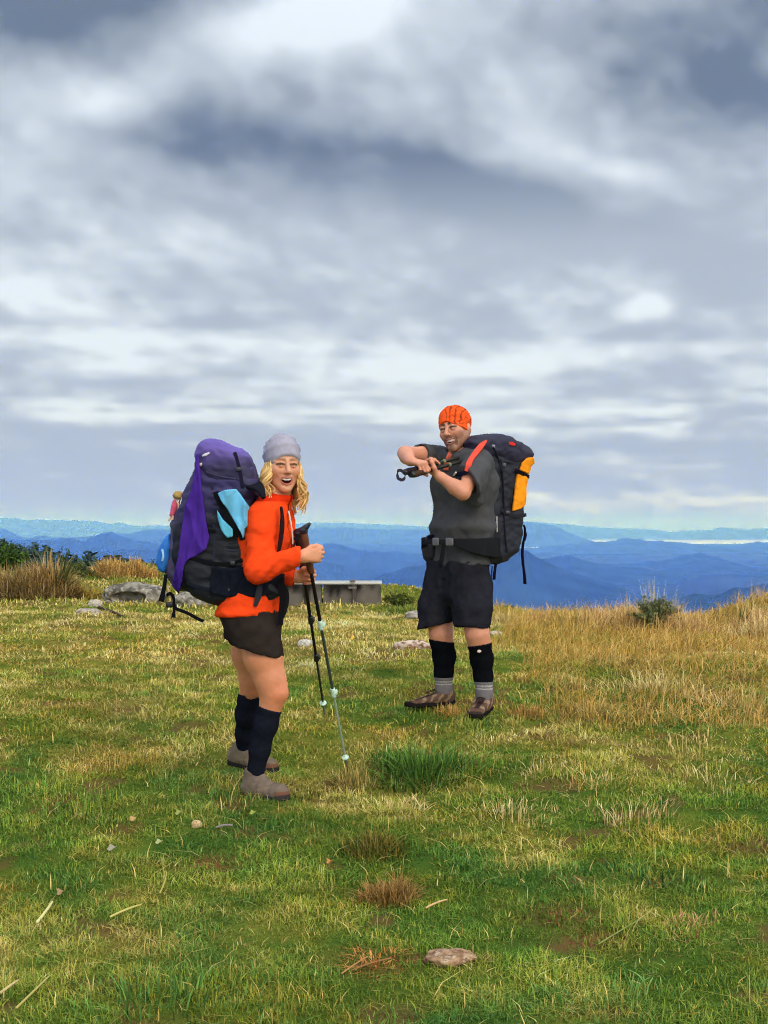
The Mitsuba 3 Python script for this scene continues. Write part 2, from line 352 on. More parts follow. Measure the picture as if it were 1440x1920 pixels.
# ---------------------------------------------------------------- blue ranges, each a ridge of its own at its distance
def ridge(name, D, line, W, rough, seed, base=-262, label=None):
    line = np.array(line, float)
    us = (line[:, 0] - CX) / F
    hs = (HY - line[:, 1]) / F * D
    u = np.r_[np.linspace(-1.1, -.30, 60), np.linspace(-.295, .295, 620), np.linspace(.30, 1.1, 60)]
    k = np.zeros((len(u), 3)); k[:, 0] = u * 14; k[:, 1] = seed * 7.3
    wild = (meshkit.fbm(k, 4, seed) - .5) * .011 * D
    edge0, edge1 = hs[0], hs[-1]
    h = np.where(u < us[0], edge0 + (wild - np.interp(us[0], u, wild)), np.where(u > us[-1], edge1 + (wild - np.interp(us[-1], u, wild)), PchipInterpolator(us, hs)(np.clip(u, us[0], us[-1]))))
    k2 = k * 1.; k2[:, 0] = u * D / (rough * 4.5)
    fine = (meshkit.fbm(k2, 3, seed + 50) - .5) * rough * 1.6
    t = np.r_[-1, -.8, -.62, -.48, -.36, -.26, -.18, -.11, -.06, -.025, 0, .03, .08, .16, .3, .55, 1]
    U, Tt = np.meshgrid(u, t, indexing='ij')
    spur = meshkit.fbm(np.stack([U * 60 * D / 6000, Tt * 2.0 + 5, U * 0 + seed], -1), 3, seed + 9)
    prof = np.where(Tt < 0, 1 - np.abs(Tt) ** (.75 + .5 * spur), 1 - np.abs(Tt))
    rel = np.maximum(h[:, None] - base, 8)
    z = base - 4 + (rel + 4) * np.clip(prof, 0, 1) + fine[:, None] * np.clip(prof * 1.2, 0, 1)
    z = z + (1 - np.abs(Tt)) * (np.abs(Tt) > .02) * rough * 2.2 * (meshkit.fbm(np.stack([U * D / (rough * 9), Tt * W / (rough * 9), U * 0 + 3], -1), 3, seed + 77) - .5)
    Y = D + Tt * W + (meshkit.fbm(np.stack([U * 20, U * 0, U * 0 + seed], -1), 2, 5) - .5) * W * .4
    X = U * D
    n, m = X.shape
    i, j = np.meshgrid(np.arange(n - 1), np.arange(m - 1), indexing='ij')
    a = i * m + j
    f = np.vstack([np.stack([a, a + m, a + m + 1], -1).reshape(-1, 3), np.stack([a, a + m + 1, a + 1], -1).reshape(-1, 3)])
    v = np.stack([X, Y, z], -1).reshape(-1, 3)
    c = np.array([.022, .045, .034])[None] * (.5 + 1.0 * meshkit.fbm(v / (rough * 12), 3, seed))[:, None]
    struct(name, mikit.ply((v, f), 'mat_rough', smooth=True, color=c), label)
ridge('hills', 29500, [(0, 971), (29, 971.5), (52, 975), (87, 974.4), (131, 975.6), (175, 977), (204, 982), (222, 980), (248, 985), (268, 986), (292, 984.6), (330, 986), (420, 990), (500, 984), (552, 982), (586, 980), (641, 980), (680, 982), (740, 984), (800, 987), (880, 984), (940, 980), (988, 978), (1044, 982), (1127, 989), (1183, 991.5), (1218, 993), (1252, 997), (1280, 995), (1322, 994), (1357, 989), (1398, 992), (1440, 991)], 2500, 14, 1, base=-250, label='farthest pale blue range along the skyline')
ridge('hills_006', 19500, [(0, 1010), (200, 1008), (330, 998), (420, 997), (552, 991), (641, 989), (740, 993), (880, 990), (940, 984), (988, 979), (1020, 983), (1044, 988), (1065, 998), (1085, 1006), (1110, 1014), (1150, 1030), (1440, 1034)], 1500, 13, 7, base=-256, label='pale blue headland ending at the strip of sea, behind the man')
ridge('hills_001', 15500, [(0, 991), (12, 998), (24, 1006), (52, 1008.5), (70, 1003), (96, 1008.5), (131, 1008), (170, 1004), (210, 1000), (248, 1000), (280, 993), (306, 992), (330, 994), (420, 1010), (520, 1022), (700, 1020), (900, 1024), (995, 1025), (1044, 1021.6), (1120, 1015.7), (1148, 1013.6), (1169, 1009), (1197, 1012), (1238, 1014), (1287, 1018), (1329, 1021.6), (1357, 1025), (1374, 1025), (1398, 1020.5), (1419, 1016), (1440, 1017)], 1600, 13, 2, base=-258, label='second range, low blue ridge before the strip of sea')
ridge('hills_002', 9500, [(0, 1012), (90, 1012), (131, 1010), (157, 1016), (175, 1005.6), (190, 1000.6), (210, 998), (230, 1005), (260, 1013), (330, 1022), (420, 1030), (540, 1026), (588, 1022), (613, 1019), (636, 1020.6), (655, 1025), (680, 1032), (720, 1033), (742, 1032), (764, 1036), (800, 1040), (900, 1045), (1000, 1055), (1100, 1062), (1204, 1061), (1218, 1053), (1263, 1047), (1287, 1039), (1315, 1040), (1336, 1042), (1357, 1051), (1378, 1060), (1398, 1065), (1440, 1072)], 1100, 13, 3, label='middle blue range with rounded tree covered tops')
ridge('hills_003', 7600, [(0, 1035), (130, 1040), (240, 1030), (330, 1038), (450, 1044), (588, 1048), (608, 1054), (630, 1059), (649, 1064), (680, 1068), (740, 1074), (800, 1074), (900, 1060), (980, 1052), (1020, 1049), (1044, 1044), (1068, 1041), (1089, 1047.6), (1114, 1054.6), (1134, 1060), (1162, 1061), (1190, 1063), (1218, 1068), (1252, 1074), (1287, 1079), (1340, 1082), (1380, 1078), (1440, 1074)], 800, 11, 4, label='blue wooded ridge falling to the right behind the nearer peak')
ridge('hills_004', 5300, [(0, 1080), (200, 1085), (400, 1090), (600, 1092), (680, 1088), (720, 1078), (764, 1062), (787, 1058), (830, 1052), (900, 1040), (950, 1033), (975, 1031), (988, 1032), (1002, 1041), (1023, 1051), (1044, 1061), (1079, 1074), (1114, 1084), (1148, 1093), (1183, 1105), (1204, 1117), (1228, 1127), (1300, 1136), (1440, 1140)], 560, 9, 5, label='near blue peak behind the man in the grey shirt')
ridge('hills_005', 3400, [(700, 1200), (1000, 1185), (1100, 1170), (1180, 1150), (1230, 1135), (1273, 1122), (1305, 1114), (1339, 1114), (1357, 1110), (1391, 1101), (1440, 1093)], 330, 8, 6, label='nearest dark blue wooded slope at the right edge')
scene['haze'] = {'type': 'cube', 'to_world': T().translate([0, 0, -45]).scale([62000, 62000, 255]), 'bsdf': {'type': 'null'}, 'interior': {'type': 'ref', 'id': 'haze_air'}}
labels['haze'] = {'kind': 'stuff', 'label': 'blue haze in the air over the far ranges', 'category': 'haze'}
# ---------------------------------------------------------------- grass
def gp(px, py, Y=6.0):
    """The ground point that pixel (px, py) shows."""
    ys = np.r_[np.arange(3.6, 16, .03), np.arange(16, 40, .1)]
    xs = (px - CX) / F * ys
    over = gz(xs, ys) - (ZC - (py - HY) / F * ys)
    i = np.argmax(over >= 0)
    if not (over >= 0).any(): i = np.argmin(np.abs(over))
    return np.array([xs[i], ys[i], float(gz(xs[i], ys[i]))])

def blades(base, height, width, lean, azim, color, tipc=None, segs=2):
    """Bent, tapering blades: base (n,3), the rest per blade; returns vertices, faces, colours."""
    n = len(base); color = np.clip(np.asarray(color) * 1.7, 0, .85)
    if tipc is not None: tipc = np.clip(tipc * 1.5, 0, .85)
    out = np.stack([np.cos(azim), np.sin(azim), azim * 0], 1)
    sd = np.stack([-np.sin(azim + rs.normal(0, .7, n)), np.cos(azim), azim * 0], 1)
    sd /= np.linalg.norm(sd, axis=1, keepdims=True)
    rows, cols = [], []
    for k in range(segs + 1):
        t = k / segs
        c = base + np.array([0, 0, 1]) * (height * t * (1 - .35 * t * np.clip(lean, 0, 1.2)))[:, None] + out * (height * lean * t ** 1.7)[:, None]
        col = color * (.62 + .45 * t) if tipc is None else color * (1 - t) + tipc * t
        if k < segs:
            w = (width * (1 - .55 * t))[:, None] / 2
            rows += [c - sd * w, c + sd * w]; cols += [col, col]
        else:
            rows.append(c); cols.append(col)
    m = len(rows)
    v = np.stack(rows, 1).reshape(-1, 3)
    cc = np.stack(cols, 1).reshape(-1, 3)
    f = []
    for k in range(segs - 1): f += [[2 * k, 2 * k + 1, 2 * k + 3], [2 * k, 2 * k + 3, 2 * k + 2]]
    f.append([2 * segs - 2, 2 * segs - 1, 2 * segs])
    f = (np.arange(n)[:, None, None] * m + np.array(f)[None]).reshape(-1, 3)
    return v, f, cc
rs = np.random.default_rng(11)
def scatter(y0, y1, dens, margin=.5):
    """Points on the field between two distances, over the view and a margin beside it."""
    n = int(dens * (y1 - y0) * ((y0 + y1) * 720 / F + 2 * margin))
    y = rs.uniform(y0, y1, n)
    hw = 720 / F * y + margin
    keep = rs.uniform(0, 1, n) < hw / hw.max()
    y = y[keep]; x = rs.uniform(-1, 1, len(y)) * hw[keep]
    return x, y
def turf(y0, y1, dens, hgt, wid, beside=False):
    x, y = scatter(y0, y1, dens, 2.4 if beside else .5)
    if beside:
        k_ = np.abs(x) > 720 / F * y + .42; x, y = x[k_], y[k_]
    q = np.stack([x, y, x * 0], 1)
    d = dryness(x, y)
    clump = meshkit.fbm(q * 6.0, 3, 41)
    bare = sst(.64, .74, meshkit.fbm(q * 4.5, 3, 33))
    keep = rs.uniform(0, 1, len(x)) > bare * .75
    x, y, q, d, clump = x[keep], y[keep], q[keep], d[keep], clump[keep]
    n = len(x)
    own = np.clip(d + rs.normal(0, .13, n) + (rs.uniform(0, 1, n) < .10) * rs.uniform(.1, .5, n), 0, 1)
    c = grass_color(own) * rs.uniform(.62, 1.12, n)[:, None] * (.12 + .85 * clump + .80 * meshkit.fbm(q * 1.9 + 20, 3, 47))[:, None]
    rust = meshkit.fbm(q * 2.2 + 40, 3, 43)
    c = c * (1 - sst(.58, .68, rust)[:, None] * np.array([-.04, .10, .20]))
    blue = meshkit.fbm(q * 1.6 + 80, 3, 44)
    c = c * (1 + sst(.52, .66, blue)[:, None] * np.array([-.22, -.05, .25]) * (own < .45)[:, None])
    h = hgt * rs.uniform(.5, 1.35, n) * (.15 + 1.7 * clump) * (1 + .35 * d)
    tall = rs.uniform(0, 1, n) < .007
    h = np.where(tall, h * rs.uniform(1.6, 2.6, n), h)
    c = np.where(tall[:, None], PAL[4] * rs.uniform(.8, 1.15, n)[:, None], c)
    near_boot = np.min([np.hypot(x - fx, y - fy) for fx, fy, _ in FEET], axis=0)
    h = h * np.where(near_boot < .26, 1.25, 1)
    base = np.stack([x, y, gz(x, y) - .006], 1)
    return blades(base, h, wid * rs.uniform(.6, 1.4, n), np.abs(rs.normal(.75, .6, n)), rs.uniform(0, 2 * np.pi, n), c)
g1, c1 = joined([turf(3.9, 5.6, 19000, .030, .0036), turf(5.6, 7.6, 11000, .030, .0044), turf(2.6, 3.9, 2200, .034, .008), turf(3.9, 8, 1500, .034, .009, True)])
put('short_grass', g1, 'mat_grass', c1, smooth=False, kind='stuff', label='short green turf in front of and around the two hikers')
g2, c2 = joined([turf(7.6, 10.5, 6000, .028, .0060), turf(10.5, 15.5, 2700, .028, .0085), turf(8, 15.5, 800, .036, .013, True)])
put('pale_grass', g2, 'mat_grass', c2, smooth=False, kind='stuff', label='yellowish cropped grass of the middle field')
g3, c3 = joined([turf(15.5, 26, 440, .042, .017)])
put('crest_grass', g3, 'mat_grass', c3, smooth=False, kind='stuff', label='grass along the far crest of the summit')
# taller straw on the right hand side and along the crest
def straw(y0, y1, dens, xmin, hgt, wid, seed, sel=.5):
    x, y = scatter(y0, y1, dens)
    px = CX + x / y * F
    q = np.stack([x, y, x * 0], 1)
    n_ = meshkit.fbm(q * 1.4, 3, seed)
    keep = (px > xmin + 160 * (n_ - .5)) & (n_ + rs.normal(0, .06, len(x)) > sel)
    x, y, q, n_ = x[keep], y[keep], q[keep], n_[keep]
    n = len(x)
    t = np.clip(.66 + rs.normal(0, .16, n) + .5 * (n_ - .5), .3, 1)
    c = grass_color(t) * np.array([.94, .72, .60]) * rs.uniform(.6, 1.1, n)[:, None]
    h = hgt * rs.uniform(.4, 1.3, n) * np.clip(.3 + 1.6 * (n_ - sel + .15) / .3, .3, 1.4)
    lean = np.abs(rs.normal(.7, .6, n))
    return blades(np.stack([x, y, gz(x, y) - .01], 1), h, wid * rs.uniform(.6, 1.3, n), lean, rs.normal(.4, 1.1, n), c, segs=3)
s1, c4 = joined([straw(8.2, 11, 1300, 960, .075, .0045, 51, .44), straw(8.4, 11, 500, 1000, .13, .0042, 58, .53), straw(11, 15.2, 1300, 930, .085, .006, 52, .38), straw(10.6, 15.4, 800, 960, .15, .0055, 57, .54), straw(7.0, 8.6, 700, 1050, .07, .004, 53, .5), straw(15, 18, 350, 900, .10, .009, 54, .3)])
put('dry_grass', s1, 'mat_grass', c4, smooth=False, kind='stuff', label='taller brown dry grass on the right side of the field')

def tussock(px, py, r, h, n, lo, hi, label, cat='grass tussock', key='grass_tussock', width=.005, lean=(.55, .35), group=None, patch=False):
    p = gp(px, py)
    a = rs.uniform(0, 2 * np.pi, n)
    if patch:                                            # a loose ragged patch rather than a dome
        n = int(n * 1.7); a = rs.uniform(0, 2 * np.pi, n)
        rr = r * 1.9 * rs.uniform(0, 1, n) ** .6
        x, y = p[0] + np.cos(a) * rr * 1.25, p[1] + np.sin(a) * rr
        m_ = meshkit.fbm(np.stack([x, y, x * 0], 1) * 9, 3, int(px) % 97)
        keep = rs.uniform(0, 1, n) < sst(.40, .58, m_ + .22 - .22 * rr / r)
        x, y, a, rr = x[keep], y[keep], a[keep], rr[keep]; n = len(x); h = h * .85
    else:
        rr = r * rs.uniform(0, 1, n) ** .62
        x, y = p[0] + np.cos(a) * rr, p[1] + np.sin(a) * rr
    rag = meshkit.fbm(np.stack([x, y, x * 0], 1) * (2.2 / r), 2, int(px) % 50)
    hh = h * rs.uniform(.28, 1.15, n) * (1 - .45 * np.minimum(rr / r, 1) ** 2) * (.55 + .9 * rag)
    t = rs.uniform(0, 1, n)[:, None]
    c = (np.array(lo) * (1 - t) + np.array(hi) * t) * rs.uniform(.7, 1.15, n)[:, None]
    if patch: c = np.where(rs.uniform(0, 1, (n, 1)) < .18, grass_color(np.clip(dryness(x, y) + rs.normal(0, .1, n), 0, 1)), c)
    ln = np.abs(rs.normal(lean[0], lean[1] * 1.5, n)) * (.45 + .8 * np.minimum(rr / r, 1.5))
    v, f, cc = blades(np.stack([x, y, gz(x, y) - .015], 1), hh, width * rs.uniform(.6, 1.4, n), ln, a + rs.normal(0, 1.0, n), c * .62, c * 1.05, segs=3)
    k = thing('grass_patch' if patch else key, label, 'grass' if patch else cat, group, 'stuff' if patch else None)
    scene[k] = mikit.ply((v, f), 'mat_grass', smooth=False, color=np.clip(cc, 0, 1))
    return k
BR, BR2, ST, ST2 = rgb(108, 84, 46), rgb(150, 118, 70), rgb(164, 140, 84), rgb(208, 188, 134)
GR, GR2, LG, LG2 = rgb(38, 62, 28), rgb(76, 106, 46), rgb(62, 100, 34), rgb(112, 142, 60)
OR, OR2 = rgb(156, 116, 56), rgb(196, 156, 92)
tussock(728, 1690, .115, .105, 900, BR, BR2, 'brown dome shaped tussock in the turf below the poles, nearest the viewer in the middle')
tussock(792, 1462, .26, .20, 800, rgb(44, 72, 30), rgb(96, 128, 56), 'dark green clump of broad grass between the pole tip and the right', width=.008, lean=(.7, .4))
tussock(735, 1432, .12, .11, 300, GR, LG, 'smaller dark green clump just right of the planted pole tip', width=.007)
tussock(880, 1442, .16, .12, 450, LG, LG2, 'bright green tuft to the right of the dark green clump', width=.006, patch=True)
tussock(180, 1530, .24, .14, 900, GR, LG2, 'dark green tuft with pale tips left of the woman in the orange jacket', width=.006, patch=True)
tussock(60, 1495, .28, .11, 900, LG, LG2, 'bright green tuft at the left edge, level with the boots of the woman', width=.006, patch=True)
tussock(285, 1885, .20, .13, 700, GR, rgb(96, 136, 66), 'deep green tuft at the bottom left corner', width=.006, patch=True)
tussock(590, 1492, .14, .10, 500, rgb(60, 62, 26), rgb(110, 96, 48), 'dark olive tuft in front of the toe of the near hiking boot', patch=True)
tussock(660, 1480, .10, .15, 220, rgb(86, 84, 40), ST, 'thin tuft around the tip of the planted pole')
tussock(700, 1600, .13, .12, 450, rgb(56, 64, 24), rgb(128, 110, 54), 'dark green and brown tuft behind the dome shaped tussock')
tussock(740, 1520, .12, .12, 420, ST, ST2, 'pale straw tuft behind the dark green and brown tuft', patch=True)
tussock(960, 1535, .16, .11, 520, ST, ST2, 'pale straw tuft in the middle right of the turf', patch=True)
tussock(1190, 1540, .20, .12, 620, rgb(140, 106, 62), ST2, 'wide straw tuft with brown base at right, nearest of the straw tufts there', patch=True)
tussock(1050, 1728, .16, .06, 520, rgb(92, 62, 40), rgb(140, 100, 62), 'low brown tuft of dead grass at the lower right', patch=True)
tussock(1300, 1750, .14, .10, 420, rgb(120, 84, 56), rgb(180, 140, 96), 'reddish brown tuft near the lower right corner', patch=True)
tussock(1215, 1655, .18, .09, 560, GR, rgb(80, 122, 66), 'dark green tuft above the reddish brown tuft at right', width=.006, patch=True)
tussock(1160, 1880, .22, .10, 640, rgb(50, 92, 36), rgb(120, 154, 84), 'green tuft with paler blades at the bottom right', width=.006, patch=True)  # a paler green mixed into some of the blades
tussock(990, 1340, .13, .09, 420, BR, OR2, 'rust brown tuft right of the shoes of the man', lean=(.5, .3))
tussock(845, 1342, .09, .11, 260, OR, OR2, 'golden tuft between the two shoes of the man')
tussock(1150, 1355, .22, .15, 620, rgb(96, 92, 44), ST, 'olive and straw tuft to the right of the man, behind the straw tufts', patch=True)
tussock(1230, 1300, .26, .20, 800, ST, ST2, 'tall pale straw tuft on the right of the field', patch=True)
tussock(1400, 1330, .26, .20, 800, rgb(140, 104, 58), ST2, 'straw tuft cut by the right edge of the picture', patch=True)
tussock(380, 1400, .14, .06, 420, GR, LG2, 'small green tuft left of the far boot of the woman', patch=True)
# the big brown tussocks at the back left and on the crest at right
tussock(55, 1118, .55, .40, 3000, rgb(92, 80, 50), rgb(162, 136, 88), 'big rounded brown tussock at the left edge, left of the spiky plant', width=.014, lean=(.6, .4))
tussock(96, 1116, .30, .46, 1500, rgb(116, 94, 58), rgb(186, 152, 104), 'tall orange brown tussock against the hills, right behind the spiky plant', width=.013, lean=(.45, .3))
tussock(150, 1120, .32, .20, 900, rgb(108, 104, 44), rgb(186, 160, 84), 'lower olive tussock to the right of the spiky plant', width=.012)
tussock(215, 1076, .36, .26, 1200, rgb(128, 104, 58), rgb(194, 158, 98), 'orange brown tussock behind the grey boulder, left of two', width=.015, lean=(.4, .3))
tussock(262, 1080, .28, .24, 900, rgb(134, 106, 58), rgb(198, 160, 98), 'orange brown tussock behind the grey boulder, right of two', width=.015, lean=(.4, .3))
tussock(1236, 1175, .22, .40, 420, ST, ST2, 'tall feathery straw tussock on the crest behind the dark shrub at right', width=.006, lean=(.3, .25))
tussock(1075, 1172, .30, .16, 700, rgb(128, 118, 56), rgb(196, 166, 104), 'olive tussock on the crest between the man and the dark shrub', width=.009)
tussock(1425, 1205, .36, .26, 1400, rgb(146, 112, 60), ST2, 'broad straw tussock on the crest at the right edge', width=.009)
tussock(1350, 1215, .28, .16, 600, rgb(84, 92, 38), rgb(168, 140, 78), 'low olive tussock under the small spiky plant at right', width=.008)
tussock(950, 1166, .26, .11, 500, rgb(130, 108, 56), ST2, 'straw tussock on the crest just right of the man', width=.009)
tussock(545, 1136, .12, .22, 160, ST, ST2, 'pale feathery tussock before the left part of the concrete wall', width=.008, lean=(.35, .25))
tussock(770, 1150, .35, .12, 700, rgb(56, 76, 28), rgb(130, 140, 62), 'dark green tussock between the concrete wall and the man', width=.012)
tussock(710, 1810, .12, .05, 420, rgb(150, 92, 44), rgb(202, 142, 84), 'flattened rusty orange dead tuft beside the tan stone', lean=(1.3, .5))

# more loose tufts of straw and of darker grass, as the right half of the field shows them
for px, py, r, h, lo, hi, lb in ((1010, 1455, .16, .09, ST, ST2, 'pale straw patch behind the middle straw patch'), (1120, 1470, .18, .10, ST, ST2, 'straw patch at right, above the widest one'), (1330, 1470, .22, .11, rgb(140, 112, 66), ST2, 'straw patch near the right edge, half way down the turf'),
        (1290, 1410, .22, .12, ST, ST2, 'straw patch behind the one near the right edge'), (1060, 1400, .18, .10, rgb(110, 96, 48), ST, 'olive straw patch to the right of the feet of the man'), (1400, 1590, .20, .09, rgb(120, 104, 54), ST, 'olive straw patch at the right edge of the near turf'),
        (860, 1580, .16, .07, GR, GR2, 'dark green patch in the turf in the middle foreground'), (960, 1650, .18, .07, GR, GR2, 'dark green patch below the pale straw patch'), (480, 1690, .2, .06, GR, GR2, 'dark green patch in the turf below the woman'), (130, 1640, .2, .06, GR, GR2, 'dark green patch at the left, above the short stick'),
        (1180, 1760, .22, .07, rgb(30, 50, 24), GR2, 'dark hollow of green grass at the lower right'), (520, 1840, .2, .07, rgb(92, 96, 44), ST, 'olive patch at the bottom left of the rusty tuft'), (330, 1790, .2, .07, rgb(98, 92, 46), ST, 'olive brown patch at the lower left'), (200, 1290, .25, .07, rgb(130, 104, 52), rgb(190, 156, 92), 'brownish straw patch in the left field'),
        (60, 1330, .25, .07, rgb(130, 104, 52), rgb(190, 156, 92), 'brownish straw patch at the left edge of the field'), (640, 1300, .22, .06, rgb(70, 96, 36), rgb(130, 140, 62), 'green patch in the field between the poles and the man'), (1050, 1290, .25, .09, rgb(150, 112, 64), rgb(206, 168, 112), 'tan patch right of the knees of the man'), (1330, 1240, .3, .12, rgb(150, 106, 62), rgb(204, 160, 106), 'reddish tan patch below the crest at right')):
    tussock(px, py, r, h, 520, lo, hi, lb, patch=True)

for px, py, r, h, n, lb in ((1120, 1172, .30, .26, 420, 'feathery tan tussock on the crest, first right of the olive one'), (1172, 1176, .26, .30, 360, 'feathery tan tussock on the crest just left of the dark shrub'), (1285, 1186, .28, .30, 420, 'feathery tan tussock on the crest just right of the dark shrub'), (1015, 1166, .26, .18, 360, 'small tan tussock on the crest, second from the man'),
        (1436, 1180, .30, .34, 420, 'feathery tan tussock on the crest, cut by the right edge'), (1405, 1178, .24, .30, 300, 'feathery tan tussock on the crest right of the small spiky plant'), (1330, 1196, .24, .18, 300, 'low tan tussock in the dip of the crest, left of the small spiky plant')):
    tussock(px, py, r, h, n, rgb(146, 112, 72), rgb(214, 178, 126), lb, width=.0055, lean=(.35, .3))
# ---------------------------------------------------------------- people: shared builders
def pmesh(f, pts, pad, h, it=2):
    pts = np.asarray(pts, float)
    m = nets(f, pts.min(0) - pad, pts.max(0) + pad, h)
    return soften(m, it) if it else m
def folds(P, s, amp, seed=0, stretch=(1, 1, 1), R=None):
    q = P if R is None else P @ R
    n = meshkit.fbm(q * s * np.asarray(stretch), 2, seed)
    return amp * (np.abs(n - .5) * 4 - .7)

def head(C, fwd, up, skin, lip, brow, woman):
    """Face, skull and neck: mesh, colours, the frame to place other things with."""
    R = frame(fwd, up)                              # columns: the person's right... local x to the viewer's left side of the face, y forward, z up
    W = 1.0 if woman else 1.05
    op = 1.0 if woman else .62                      # how far the mouth is open
    lo_ = -.072 - .020 * op
    up_arc = np.array([[-.033, .064, -.053], [-.017, .083, -.0605], [0, .090, -.0630], [.017, .083, -.0605], [.033, .064, -.053]])
    lo_arc = np.array([[-.033, .064, -.053], [-.018, .080, lo_ + .006], [0, .086, lo_], [.018, .080, lo_ + .006], [.033, .064, -.053]])
    mid = (up_arc[2] + lo_arc[2]) / 2
    def f(P):
        q = (P - C) @ R / W
        a = np.stack([np.abs(q[:, 0]), q[:, 1], q[:, 2]], 1)
        d = ell(q, (0, -.015, .036), (.074, .095, .082))
        d = smin(d, ell(q, (0, .020, -.040), (.063, .066, .074)), .03)
        d = smin(d, cone(a, (.047 if woman else .050, .002, -.052), (.011, .058, -.102 - .008 * op), .025, .019), .024)
        d = smin(d, ball(q, (0, .066, -.104 - .010 * op), .017), .015)
        d = smin(d, ball(a, (.038, .053, -.028), .028), .02)
        d = smin(d, chain(a, [(0, .080, .019), (.028, .076, .021), (.050, .056, .014)], [.009, .008, .008] if woman else [.011, .011, .010], .01), .014)
        d = smax(d, -ball(a, (.031, .099, .000), .019), .016)
        d = smin(d, chain(a, [(.015, .079, .0030), (.031, .0855, .0058), (.047, .070, .0020)], [.0052, .0066, .0052], .004), .004)
        d = smin(d, chain(a, [(.016, .078, -.0075), (.031, .084, -.0095), (.046, .069, -.0065)], [.0042, .0058, .0042], .004), .006)
        d = smin(d, cone(q, (0, .084, .008), (0, .110, -.034), .0075, .0115), .012)
        d = smin(d, ball(a, (.0115, .098, -.038), .0085), .006)
        d = smax(d, -ball(a, (.006, .1055, -.0455), .0032), .003)
        # the fold from nose to mouth corner of a laughing face
        d = smax(d, -chain(a, [(.017, .096, -.038), (.030, .083, -.050), (.034, .074, -.066)], [.0012, .0018, .0012], .004), .008)
        d = smin(d, chain(q, up_arc, [.003, .0042, .0042, .0042, .003], .004), .006)
        d = smin(d, chain(q, lo_arc, [.003, .0050, .0056, .0050, .003], .004), .008)
        smile = q - np.array([0, 0, 1.]) * (9.0 * q[:, 0] ** 2)[:, None]
        d = smax(d, -ell(smile, (0, .088, mid[2] - .0005), (.0275, .030, max((up_arc[2, 2] - lo_arc[2, 2]) / 2 - .003, .0048))), .003)
        e = smin(ell(a, (.075, -.012, -.018), (.010, .018, .031)), ball(a, (.071, -.004, -.045), .008), .008)
        d = smin(d, e, .006)
        d = smin(d, cone(q, (0, -.028, -.05), (0, -.045, -.21), .050 if woman else .058, .056 if woman else .064), .025)
        return d * W
    pts = corners(C, R, np.array((-.09, -.13, -.20)) * W, np.array((.09, .125, .13)) * W)
    m = pmesh(f, pts, .03, .0031, 1)
    q = (m.vertices - C) @ R / W
    a = np.stack([np.abs(q[:, 0]), q[:, 1], q[:, 2]], 1)
    col = np.array(skin)[None] * (1 + .16 * (N3(m.vertices, 70, 3) - .5))[:, None]
    def paint(w, c): nonlocal col; w = np.clip(w, 0, 1)[:, None]; col = col * (1 - w) + np.array(c)[None] * w
    def near(d, r, s=.003): return 1 - sst(r - s, r + s, d)
    paint(.5 * np.exp(-(ball(a, (.040, .068, -.030), 0) / .022) ** 2), np.array(skin) * [1.08, .68, .62])
    paint(.30 * np.exp(-(ball(q, (0, .11, -.034), 0) / .012) ** 2), np.array(skin) * [1.05, .74, .68])
    if not woman:
        st = np.maximum(sst(-.030, -.055, q[:, 2]), sst(-.010, -.04, q[:, 2]) * sst(.050, .058, a[:, 0])) * sst(-.05, -.01, q[:, 1]) * (.65 + .5 * N3(q, 260, 2))
        st = st * (1 - .55 * np.exp(-((a[:, 0] - .045) / .014) ** 2 - ((q[:, 2] + .048) / .012) ** 2))
        paint(.55 * st, rgb(84, 64, 56))
        mus = near(chain(a, [(0, .098, -.054), (.018, .090, -.055), (.031, .074, -.064), (.030, .070, -.090)], [.005, .006, .006, .006], .004), .003, .003)
        paint(.65 * mus, rgb(56, 40, 34))
        paint(.45 * near(ball(q, (0, .084, lo_ - .022), .010), .004, .005), rgb(64, 46, 40))
    paint(near(chain(q, up_arc, [.0026] * 5, .003), .0020, .0015), lip)
    paint(near(chain(q, lo_arc, [.0034] * 5, .003), .0024, .0015), lip)
    paint((np.abs(q[:, 0]) < .0275) * near(np.abs(q[:, 2] - 9 * q[:, 0] ** 2 - mid[2]), (up_arc[2, 2] - lo_arc[2, 2]) / 2 - .0025, .001) * (q[:, 1] < .0805 - 18 * q[:, 0] ** 2) * (q[:, 1] > .03), rgb(84, 26, 26))
    paint((.6 if woman else .9) * near(chain(a, [(.013, .086, .0205), (.030, .084, .0275), (.050, .062, .0195)], [.002, .0026, .001] if woman else [.003, .0036, .002], .003), .0035, .002) * (q[:, 1] > .03), brow)
    paint(.85 * near(chain(a, [(.016, .083, -.0012), (.031, .0905, .0004), (.048, .074, -.0012)], [.0016, .002, .0016], .002), .0038, .0016) * (q[:, 1] > .03), brow * .35)
    paint((.12 if woman else .3) * near(chain(a, [(.018, .082, -.007), (.031, .085, -.010), (.046, .072, -.007)], [.003] * 3, .002), .003, .003), np.array(skin) * .55)
    L = lambda v: C + (np.asarray(v, float) * W) @ R.T
    return m, col, L, R, W
def eye(L, R, sx, iris):
    c = L((sx * .031, .0725, -.0005))
    m = trimesh.creation.icosphere(subdivisions=3, radius=.0125)
    lv = m.vertices / .0125
    m.vertices = m.vertices @ R.T + c
    look = lv[:, 1] + .12 * lv[:, 0] * sx
    col = np.where(look[:, None] > .955, rgb(12, 10, 10), np.where(look[:, None] > .86, iris, rgb(196, 188, 182)))
    return m, col
